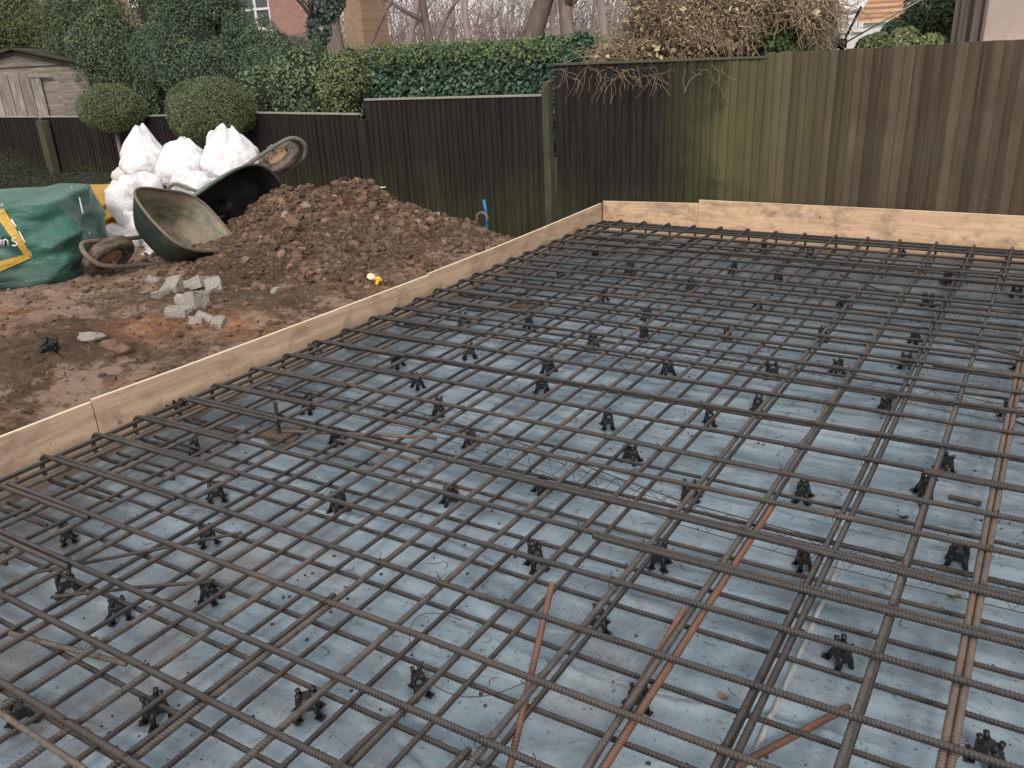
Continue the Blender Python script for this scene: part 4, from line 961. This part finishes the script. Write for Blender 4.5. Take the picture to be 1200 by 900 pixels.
# rotary clothes airer
h_=gy(987,52,7.4); root=empty('clothes_airer','rotary clothes airer with dark arms and pale lines behind the weathered fence','clothes airer',(h_.x,h_.y,-.36)); o_=np.array([h_.x,h_.y,-.36])
mb=MB(); tube(mb,np.array([[0,0,0],[0,0,h_.z+.40]]),.018,8); tube(mb,np.array([[0,0,h_.z+.33],[0,0,h_.z+.40]]),.035,8); mb.build('pole',M['plast'],root)
ends=[(1009,8,7.2),(1086,-4,7.2),(945,36,7.2),(984,14,8.0)]
for k,(px,py,Y) in enumerate(ends):
    e=gy(px,py,Y); mb=MB(); tube(mb,np.array([[0,0,h_.z+.36],list(np.array(e)-o_)]),.010 if k==0 else .006,6); mb.build('arm',M['plast'] if k==0 else M['fcap'],root)
mb=MB()
E=[np.array(gy(*e))-o_ for e in ends]; H=np.array([0,0,h_.z+.36])
for f in (.5,.75,.97):
    for i,j in ((0,1),(1,3),(3,2),(2,0)):
        tube(mb,np.array([H+(E[i]-H)*f,H+((E[i]+E[j])/2-H)*f-[0,0,.03],H+(E[j]-H)*f]),.0016,4)
mb.build('washing_line',M['fcap'],root)

# ------------------------------------------------------------------ shed
sc_=gy(15,55,8.3); xr=gy(90,75,8.3); root=empty('garden_shed','weathered grey wooden shed with a plank door behind the low fence','shed',(sc_.x,8.3,-.36),rot=(0,0,R(50)))
o_=np.array([sc_.x,8.3,-.36]); ez=xr.z+.36-.03; rz=sc_.z+.36-.06; hw=1.03
def m_planks(name,vert):
    t=NT(name,.9,.15); v=t.vec((9,9,1.2) if vert else (1.0,9,9)); st=t.noise(2.5,7,.75,v); b=t.noise(2.2,5,.65)
    c=t.ramp(st,[(.3,(.13,.11,.10)),(.52,(.30,.265,.24)),(.70,(.55,.50,.47))]); c=t.mix(t.ramp(b,[(.5,0.0),(.75,.7)]),c,(.12,.095,.08)); c=t.mix(t.math('MULTIPLY',t.irand(),.45),c,(.11,.09,.08)); t.col(c); t.bump(st,.4,.006); return t.m
mb=MB()
nb=11; dz=ez/nb
for k in range(nb): box(mb,(hw*.5+.28,-.014+(0),dz*(k+.5)),(hw-.56,.020,dz*1.06),rotm(.24,0,0))
for k in range(7):      # gable boards
    z0=ez+k*(rz-ez)/7; wdt=hw*(1-(k+.6)/7); box(mb,(0,-.012,z0+.05),(2*wdt,.02,(rz-ez)/7),rotm(.10,0,0))
for k in range(nb): box(mb,(-hw*.5-.28,-.014,dz*(k+.5)),(hw-.56,.020,dz*1.06),rotm(.12,0,0))
mb.add([[-hw,0.02,0],[hw,.02,0],[hw,.02,ez],[0,.02,rz],[-hw,.02,ez],[-hw,2.2,0],[hw,2.2,0],[hw,2.2,ez],[0,2.2,rz],[-hw,2.2,ez]],[np.array([[0,1,2,3,4],[6,5,9,8,7]]),np.array([[1,6,7,2],[5,0,4,9]])],0,False)
mb.build('wall',m_planks('pale_shed_siding',False),root)
mb=MB()
for k in range(7): box(mb,(-.78+.16*k+.04,-.032-.004*(k%2),ez*.48),(.152,.020,ez*.95),bev=.003)
d=mb.build('door',m_planks('grey_door_planks',True),root)
mb=MB(); box(mb,(.30,-.055,ez*.93),(.34,.02,.05),rotm(0,.05,0),bev=.003); box(mb,(.0,-.055,ez*.55),(1.0,.02,.07),bev=.003); mb.build('batten',m_planks('pale_batten',False),d)
mb=MB(); an=math.atan2(rz-ez,hw)
for s in (1,-1):
    L=math.hypot(hw,rz-ez)+.14; box(mb,(s*(hw/2+.03),1.05,(ez+rz)/2+.03),(L,2.5,.035),rotm(0,s*an,0))
mb.build('roof',m_simple('mossy_roof_felt',(.035,.035,.028),(.09,.085,.06),6,.95,bump=.4),root)
mb=MB()
for s in (1,-1): L=math.hypot(hw,rz-ez)+.12; box(mb,(s*(hw/2+.03),-.06,(ez+rz)/2-.02),(L,.022,.085),rotm(0,s*an,0))
mb.build('barge_board',m_simple('dark_barge_board',(.06,.05,.045),(.15,.13,.115),9,.9),root)
# ------------------------------------------------------------------ wheelbarrows
VR=np.array([AX[0],AY[0],AZ[0]]); VU=-np.array([AX[1],AY[1],AZ[1]]); VT=-np.array([AX[2],AY[2],AZ[2]])
def wdir(r,u,t): v=VR*r+VU*u+VT*t; return v/np.linalg.norm(v)
def m_barrow(name,base,mud,amt):
    t=NT(name,.55,.4); n=t.noise(3.2,6,.65); n2=t.noise(18,6,.7)
    c=t.ramp(n2,[(.3,tuple(x*.7 for x in base)),(.7,base)])
    c=t.mix(t.ramp(n,[(.60-amt,0.0),(.80-amt,.95)]),c,t.ramp(n2,[(.3,tuple(x*.6 for x in mud)),(.7,mud)])) 
    t.col(c); t.rough(t.ramp(n,[(.4,.45),(.6,.85)])); t.bump(n2,.3,.004); return t.m
def tray(L=.82,W=.60,H=.26,n=48,m=12):
    """steel tray: superellipse loops from floor to rolled rim, front slopes more"""
    th=np.linspace(0,2*np.pi,n,endpoint=False); V=[]
    def loop(a,b,cx,z,p=3.6):
        c,s=np.cos(th),np.sin(th); x=np.sign(c)*np.abs(c)**(2/p)*a+cx; y=np.sign(s)*np.abs(s)**(2/p)*b; return np.stack([x,y,np.full(n,z)+.025*(x>cx+.2*a)*0],1)
    for f in (.02,.35,.7,.92): V.append(loop(.25*f,.19*f,-.03,.0))
    for k in range(m+1):
        t=k/m; V.append(loop(.25+(L/2-.25)*t**.85,.19+(W/2-.19)*t**.8,-.03+.05*t,H*(t**1.25)))
    return np.array(V),n
def barrow(name,label,origin,F,U,inner,outer,framem,group,sc=1.0,rimm=None):
    F=F/np.linalg.norm(F); U=U-F*(U@F); U/=np.linalg.norm(U); S=np.cross(U,F)     # x=F forward, y=S left, z=U
    from mathutils import Matrix as Mx
    Rm=Mx(((F[0],S[0],U[0]),(F[1],S[1],U[1]),(F[2],S[2],U[2])))
    root=empty(name,label,'wheelbarrow',origin,group,Rm.to_euler())
    root.scale=(sc,sc,sc)
    V,n=tray(); k=len(V); mb=MB()
    i=np.arange(k-1)[:,None]*n; j=np.arange(n)[None,:]; j2=(j+1)%n
    Fq=np.stack([i+j,i+j2,i+n+j2,i+n+j],-1).reshape(-1,4)
    W=V+np.array([0,0,.0]); dn=np.zeros_like(W)
    dent=.010*vnoise(V[...,0]*6,V[...,1]*6,V[...,2]*6)
    V1=V.copy(); V1[...,2]+=dent
    mb.add(V1.reshape(-1,3),[Fq,np.arange(n)[None,:]],0)          # inside
    V2=V1.copy(); V2[...,:2]*=1.012; V2[...,2]-=.005
    mb.add(V2.reshape(-1,3),[Fq[:,::-1],np.arange(n)[::-1][None,:]],1)
    tr=mb.build('tray',[inner,outer],root)
    mb=MB(); rim=V1[-1]*[1.006,1.006,1]; rim=np.vstack([rim,rim[:1]]); tube(mb,rim,.010,8,0,False); mb.build('rim',rimm or outer,tr)
    # tubular frame looping round the wheel
    a=.17; P=[]
    for s,rngs in ((1,0),):
        pts=[(-.98,.27,.10),(-.75,.265,.03),(-.45,.20,-.035),(-.1,.155,-.045),(.25,.125,-.075),(.55,.115,-.10),(.70,.09,-.105),(.755,.0,-.10)]
        pts=pts+[(x,-y,z) for x,y,z in pts[-2::-1]]
        t=np.linspace(0,len(pts)-1,90); q=np.array(pts,float)
        def cr(t):
            i=min(int(t),len(pts)-2); f=t-i; p0=q[max(i-1,0)];p1=q[i];p2=q[i+1];p3=q[min(i+2,len(pts)-1)]
            return .5*((2*p1)+(-p0+p2)*f+(2*p0-5*p1+4*p2-p3)*f*f+(-p0+3*p1-3*p2+p3)*f**3)
        P=np.array([cr(x) for x in t])
    mb=MB(); tube(mb,P,.0165,9); fr=mb.build('frame',framem,root)
    for s in (1,-1):
        mb=MB(); tube(mb,np.array([[-.99,.272*s,.104],[-.85,.27*s,.065]]),.021,9); mb.build('grip',M['plast'],fr)
    mb=MB(); Lp=np.array([(-.12,.155,-.04),(-.20,.19,-.18),(-.27,.21,-.33),(-.33,.20,-.355),(-.38,.17,-.33),(-.46,.17,-.15),(-.47,.19,-.035)])
    for s in (1,-1):
        mb=MB(); t=np.linspace(0,6,30); Q=np.stack([np.interp(t,range(7),Lp[:,k]) for k in range(3)],1)
        for _ in range(3): Q[1:-1]=(Q[:-2]+Q[2:]+2*Q[1:-1])/4
        Q[:,1]*=s; tube(mb,Q,.014,8); mb.build('leg',framem,root)
    # wheel
    wc=np.array([.52,0,-.125]); wr=.155; tr_=.045
    def torus(mb,R1,R2,n1=36,n2=12,sq=1.0):
        u=np.linspace(0,2*np.pi,n1,endpoint=False); v=np.linspace(0,2*np.pi,n2,endpoint=False); U_,V_=np.meshgrid(u,v,indexing='ij')
        rr=R1+R2*np.cos(V_)+ (.004*(np.sin(U_*36/2*2)>0)*(np.cos(V_)>.5)); X=wc[0]+rr*np.cos(U_); Z=wc[2]+rr*np.sin(U_); Y=wc[1]+R2*sq*np.sin(V_)
        P=np.stack([X,Y,Z],-1).reshape(-1,3); i=np.arange(n1)[:,None]; j=np.arange(n2)[None,:]; F_=np.stack([i*n2+j,i*n2+(j+1)%n2,((i+1)%n1)*n2+(j+1)%n2,((i+1)%n1)*n2+j],-1).reshape(-1,4); mb.add(P,[F_])
    wh=bpy.data.objects.new('wheel',None); COL.objects.link(wh); wh.parent=root
    mb=MB(); torus(mb,wr-tr_*.4,tr_,72,14,1.05); mb.build('tyre',m_barrow('muddy_tyre_'+name,(.03,.028,.027),(.22,.165,.125),.22),wh)
    mb=MB(); torus(mb,.072,.016,36,8,2.2); n1=28; th=np.linspace(0,2*np.pi,n1,endpoint=False)
    for s in (1,-1):
        Vd=[[wc[0],wc[1]+s*.035,wc[2]]]+[[wc[0]+.03*math.cos(q),wc[1]+s*.035,wc[2]+.03*math.sin(q)] for q in th]+[[wc[0]+.078*math.cos(q),wc[1]+s*.012,wc[2]+.078*math.sin(q)] for q in th]
        mb.add(Vd,[np.array([[0,1+i,1+(i+1)%n1] for i in range(n1)]),np.array([[1+i,1+n1+i,1+n1+(i+1)%n1,1+(i+1)%n1] for i in range(n1)])],0)
    mb.build('rim',m_simple('orange_muddy_rim',(.20,.11,.06),(.40,.25,.15),20,.7),wh)
    mb=MB(); tube(mb,np.array([wc+[0,-.125,0],wc+[0,.125,0]]),.011,8); mb.build('axle',framem,wh)
    for s in (1,-1):
        mb=MB(); box(mb,(wc[0],s*.118,wc[2]+.012),(.05,.008,.07),bev=.002); mb.build('bracket',framem,fr)
    return root
inA=m_barrow('tray_grey_mud',(.095,.115,.090),(.36,.30,.215),.24); outA=m_barrow('tray_green_dark',(.030,.045,.038),(.10,.085,.065),.10)
frA=m_barrow('frame_muddy',(.09,.085,.078),(.24,.19,.15),.28)
inB=m_barrow('tray_black_inside',(.014,.015,.013),(.040,.034,.027),.15); outB=m_barrow('tray_green',(.13,.21,.165),(.24,.21,.16),.05)
frB=m_barrow('frame_grey_green',(.13,.15,.125),(.26,.23,.19),.15)
cA=gy(198,287,3.66)
barrow('wheelbarrow','nearer wheelbarrow with mud caked grey green tray tipped up before the white sacks',(cA.x,cA.y,cA.z),wdir(-.26,-.14,.955),wdir(.712,.638,.287),inA,outA,frA,'wheelbarrows beside the soil heap',.95,frA)
cB=gy(267,236,4.5)
barrow('wheelbarrow','farther wheelbarrow with dark tray leaning on the heap, its wheel in the air',(cB.x,cB.y,cB.z),wdir(.82,.57,-.05),wdir(.37,-.62,.69),inB,outB,frB,'wheelbarrows beside the soil heap',1.0,outA)

# ------------------------------------------------------------------ sacks
t=NT('white_woven_plastic',.5,.35); n=t.noise(5,5,.6); t.col(t.ramp(n,[(.27,(.52,.47,.44)),(.40,(.76,.75,.77)),(.6,(.87,.87,.90))])); t.bump(t.math('ADD',t.noise(9,5,.6,None,1.5),t.math('MULTIPLY',t.noise(120,2),.1)),.6,.03); M['sack']=t.m
t=NT('dusty_woven_plastic',.6,.3); n=t.noise(4,6,.65); t.col(t.ramp(n,[(.35,(.55,.50,.48)),(.65,(.80,.79,.80))])); t.bump(t.noise(9,5,.6,None,1.5),.6,.03); M['sack2']=t.m
def sack(label,px,py,Y,w,h,d,seed,ears=((0,1),),mat='sack',rz=0,flop=0):
    c=gy(px,py,Y); n1,n2=56,44; u=np.linspace(0,2*np.pi,n1,endpoint=False); v=np.linspace(-np.pi/2,np.pi/2,n2); U_,V_=np.meshgrid(u,v)
    p=2.6; sg=lambda a,e: np.sign(a)*np.abs(a)**e
    X=sg(np.cos(V_),2/p)*sg(np.cos(U_),2/2.6); Y_=sg(np.cos(V_),2/p)*sg(np.sin(U_),2/2.6); Z=sg(np.sin(V_),2/2.3)
    bulge=1+.10*np.sin(Z*3+seed)-.18*np.clip(Z,0,1)**2; X=X*bulge; Y_=Y_*bulge
    X=X*w/2; Y_=Y_*d/2; Z=Z*h/2*.94
    f=.040*fbm(X*5+seed*3,Y_*5,Z*3.5,3)+.014*(.35-np.abs(fbm(X*9+seed,Y_*9,Z*7,3)))+.016*np.sin((X*18+Z*9)+3*fbm(X*4,Y_*4,Z*4+seed,2))*np.clip(.5+Z/h,0,1)
    nr=np.sqrt((X/w)**2+(Y_/d)**2+(Z/h)**2)+1e-6; X+=X/w/nr*f*2; Y_+=Y_/d/nr*f*2; Z+=Z/h/nr*f*2
    for (ex,ez) in ears:     # pulled-up corners / tied neck
        k=np.exp(-(((X/w-ex*.5)/.20)**2+(np.clip(.42-Z/h,0,9)/.22)**2)); X+=k*ex*w*.12; Z+=k*h*.34*ez; Y_*=1-.65*k; X=X*(1-.0*k)+(X-(ex*w*.4))*-.35*k
    X+=flop*np.clip(Z/h,0,1)**2*w
    mb=MB(); P=np.stack([X,Y_,Z],-1)@rotm(0,0,rz).T
    i=np.arange(n2-1)[:,None]*n1; j=np.arange(n1)[None,:]; F_=np.stack([i+j,i+(j+1)%n1,i+n1+(j+1)%n1,i+n1+j],-1).reshape(-1,4); mb.add(P.reshape(-1,3),[F_])
    o=mb.build('rubble_sack',M[mat],loc=(c.x,c.y,c.z)); tag(o,label,'sack','white rubble sacks stacked behind the wheelbarrows'); return o
sack('white sack with a tall pointed peak, topmost at the left of the stack',168,192,4.75,.40,.36,.34,1,((.1,1.25),),flop=.05)
sack('crumpled dusty white sack just under the sack with the tall peak',166,205,4.72,.36,.26,.32,2,(),'sack2')
sack('white sack with two small ears between the peaked sack and the green barrow',212,195,4.85,.42,.38,.36,3,((-.7,.5),(.6,.45)))
sack('broad white sack with a double point left of the upturned wheel',270,187,5.0,.50,.42,.4,4,((.25,.9),(-.95,.35)))
sack('white sack behind the loop handle in the middle of the stack',232,225,4.6,.52,.40,.34,5,(),)
sack('white sack with a twisted ear pointing left, above the yellow bag',160,238,4.0,.34,.46,.32,6,((-1.0,.9),),flop=-.10)
sack('white sack low in the stack beside the front barrow tray',172,270,3.95,.42,.40,.36,7,())
sack('small crumpled grey white sack on the soil between the green bag and the muddy wheel',135,285,3.72,.32,.30,.30,8,(),'sack2')
sack('white sack under the nearer barrow, seen past its wheel',185,300,3.8,.42,.2,.34,9,(),'sack2')

# ------------------------------------------------------------------ bulk bags
def bulk(name,label,corner,W,D,H,rz,mat,seed,sag=.06,top=True):
    root=empty(name,label,'bag',corner,rot=(0,0,rz)); mb=MB(); n=40
    u=np.linspace(0,1,n)
    # perimeter superellipse, swelling with height
    th=np.linspace(0,2*np.pi,96,endpoint=False); zs=np.linspace(0,1,36); T,Zs=np.meshgrid(th,zs)
    p=5.0; sg=lambda a: np.sign(a)*np.abs(a)**(2/p); sw=1+.05*np.sin(Zs*np.pi)-.09*np.clip(Zs-.78,0,1)*4*.5
    X=sg(np.cos(T))*W/2*sw; Y=sg(np.sin(T))*D/2*sw; Z=Zs*H
    f=.030*fbm(X*3.5+seed,Y*3.5,Z*6,4)+.014*np.sin(Z*32+5*fbm(X*3,Y*3,Z*2+seed,2)+X*4)*np.exp(-((Zs-.62)/.25)**2)
    r=np.hypot(X/W,Y/D); X+=X/W/r*f*1.6; Y+=Y/D/r*f*1.6; Z+=.02*fbm(X*3,Y*3,seed,2)*Zs
    rings=[np.stack([X[k],Y[k],Z[k]],-1) for k in range(36)]
    for f_ in (.93,.8,.6,.4,.2,.02):
        x=X[-1]*f_; y=Y[-1]*f_; z=Z[-1]-sag*(1-f_**2)+.03*fbm(x*5+seed,y*5,0,3)*(1-f_)+.012; rings.append(np.stack([x,y,z],-1))
    P=np.concatenate(rings); m=96; k=len(rings); i=np.arange(k-1)[:,None]*m; j=np.arange(m)[None,:]
    F_=np.stack([i+j,i+(j+1)%m,i+m+(j+1)%m,i+m+j],-1).reshape(-1,4); mb.add(P,[F_]); mb.build('bag_body',mat,root)
    return root,X,Y,Z
def m_cloth(name,a,b,c):
    t=NT(name,.38,.45); n=t.noise(2.2,6,.62); P=t.sep(t.vec(src='Object'))
    cc=t.ramp(n,[(.3,a),(.7,b)]); lo=t.ramp(t.math('ADD',P[2],t.math('MULTIPLY',t.math('ADD',n,-.5),.3)),[(.05,1.0),(.28,0.0)]); t.col(t.mix(lo,cc,c)); t.bump(t.math('ADD',t.noise(7,6,.65,None,1.8),t.math('MULTIPLY',t.noise(180,2),.08)),.55,.03); return t.m
gb_=gz(62,352,.23)
M['yband']=m_simple('yellow_band',(.40,.25,.04),(.62,.42,.09),14,.5)
root_green,GX,GY,GZ=bulk('bulk_bag','big green bulk bag with yellow trimmed printed panel at the left frame edge','' or (-5.86,2.95,.15),1.0,.95,.535,R(40),m_cloth('green_woven_bag',(.026,.105,.080),(.060,.18,.137),(.008,.022,.018)),2.0)
bulk('bulk_bag','yellow bulk bag half hidden between the green bag and the white sacks',(gy(112,262,4.0).x,4.0,.12),.55,.55,.43,R(40),m_cloth('yellow_woven_bag',(.38,.22,.03),(.52,.32,.05),(.15,.08,.02)),7.0)

# printed panel, piping and lettering sewn on the bag
from mathutils.bvhtree import BVHTree
bpy.context.view_layer.update()
bb=[c for c in root_green.children][0]; dg=bpy.context.evaluated_depsgraph_get(); bv=BVHTree.FromObject(bb,dg); mwi=bb.matrix_world.inverted()
def onbag(px,py,off=.005):
    d=Vector(_ray(px,py)).normalized(); o1=mwi@Vector((0,0,HC)); d1=(mwi.to_3x3()@d).normalized(); h=bv.ray_cast(o1,d1)
    if h[0] is None: return None
    return np.array(h[0]-d1*off)
def patch(name,poly,mat,off,parent):
    (a,b,c,d)=[np.array(q,float) for q in poly]; n=14; G=[]
    for i in range(n):
        for j in range(n):
            s_,t_=i/(n-1),j/(n-1); q=(a*(1-s_)+b*s_)*(1-t_)+(d*(1-s_)+c*s_)*t_; p=onbag(q[0],q[1],off); 
            if p is None: return None
            G.append(p)
    i=np.arange(n-1)[:,None]*n; j=np.arange(n-1)[None,:]; F_=np.stack([i+j,i+j+1,i+n+j+1,i+n+j],-1).reshape(-1,4)
    mb=MB(); mb.add(G,[F_[:,::-1]]); return mb.build(name,mat,parent)
pan=patch('printed_panel',[(-45,262),(2,252),(30,298),(-45,318)],m_simple('dark_green_print',(.012,.06,.05),(.025,.10,.08),8,.4,.5),.006,root_green)
patch('yellow_border',[(-12,243),(2,240),(37,300),(29,300)],M['yband'],.011,root_green)
patch('yellow_border',[(-45,318),(30,298),(37,302),(-45,338)],M['yband'],.010,root_green)
def stroke(name,pts,r,mat,parent):
    P=[onbag(x,y,.009) for x,y in pts]
    if any(p is None for p in P): return
    mb=MB(); tube(mb,P,r,6); mb.build(name,mat,parent)
wt=m_simple('white_print',(.70,.72,.72),(.82,.84,.84),20,.5)
stroke('white_piping',[(2,239),(14,258),(26,278),(38,301)],.006,wt,root_green)
stroke('white_piping',[(84,219),(93,232),(97,250)],.005,wt,root_green)
stroke('white_piping',[(104,272),(110,290),(119,308)],.005,wt,root_green)
L_=[[(1,281),(2,289)],[(5,289),(4,281)],[(4.2,283),(6.5,280.5),(9,281.5),(10,288.5)],[(19.5,279.5),(16,278.8),(14,281),(16.5,283),(19.5,284),(20.5,286.3),(18,288),(14.5,287.6)]]
for l in L_: stroke('letter',l,.0048,wt,pan or root_green)
stroke('letter',[(0.3,277.8),(0.5,278.2)],.0052,wt,pan or root_green)
# ------------------------------------------------------------------ light, sky, camera
w=bpy.data.worlds.new('World'); SC.world=w; w.use_nodes=True; nt=w.node_tree; bg=nt.nodes['Background']
sky=nt.nodes.new('ShaderNodeTexSky'); sky.sky_type='NISHITA'; sky.sun_disc=False; sky.sun_elevation=R(28); sky.sun_rotation=R(150); sky.dust_density=4; sky.air_density=1.2
hs=nt.nodes.new('ShaderNodeHueSaturation'); hs.inputs['Saturation'].default_value=.22
mx=nt.nodes.new('ShaderNodeMix'); mx.data_type='RGBA'; mx.inputs[0].default_value=.55; mx.inputs[7].default_value=(9.4,8.9,8.7,1)   # flat overcast veil
nt.links.new(sky.outputs[0],hs.inputs['Color']); nt.links.new(hs.outputs[0],mx.inputs[6]); nt.links.new(mx.outputs[2],bg.inputs['Color']); bg.inputs['Strength'].default_value=.135
sd=bpy.data.lights.new('sun','SUN'); sd.energy=1.75; sd.angle=R(11); sd.color=(1,.90,.80); so=bpy.data.objects.new('sun',sd); COL.objects.link(so)
az=R(150); el=R(38); d=Vector((math.sin(az)*math.cos(el),math.cos(az)*math.cos(el),math.sin(el))); so.rotation_euler=d.to_track_quat('Z','Y').to_euler(); so.location=(3,-4,6)
cd=bpy.data.cameras.new('camera'); co=bpy.data.objects.new('camera',cd); COL.objects.link(co)
cd.sensor_width=36; cd.lens=F_PX/1200*36; cd.clip_start=.02; cd.clip_end=1000
M3=Matrix(((AX[0],-AX[1],-AX[2]),(AY[0],-AY[1],-AY[2]),(AZ[0],-AZ[1],-AZ[2])))
co.matrix_world=Matrix.Translation((0,0,HC))@M3.to_4x4(); SC.camera=co
SC.view_settings.view_transform='Standard'; SC.view_settings.look='None'; SC.view_settings.exposure=0
SC.cycles.max_bounces=6
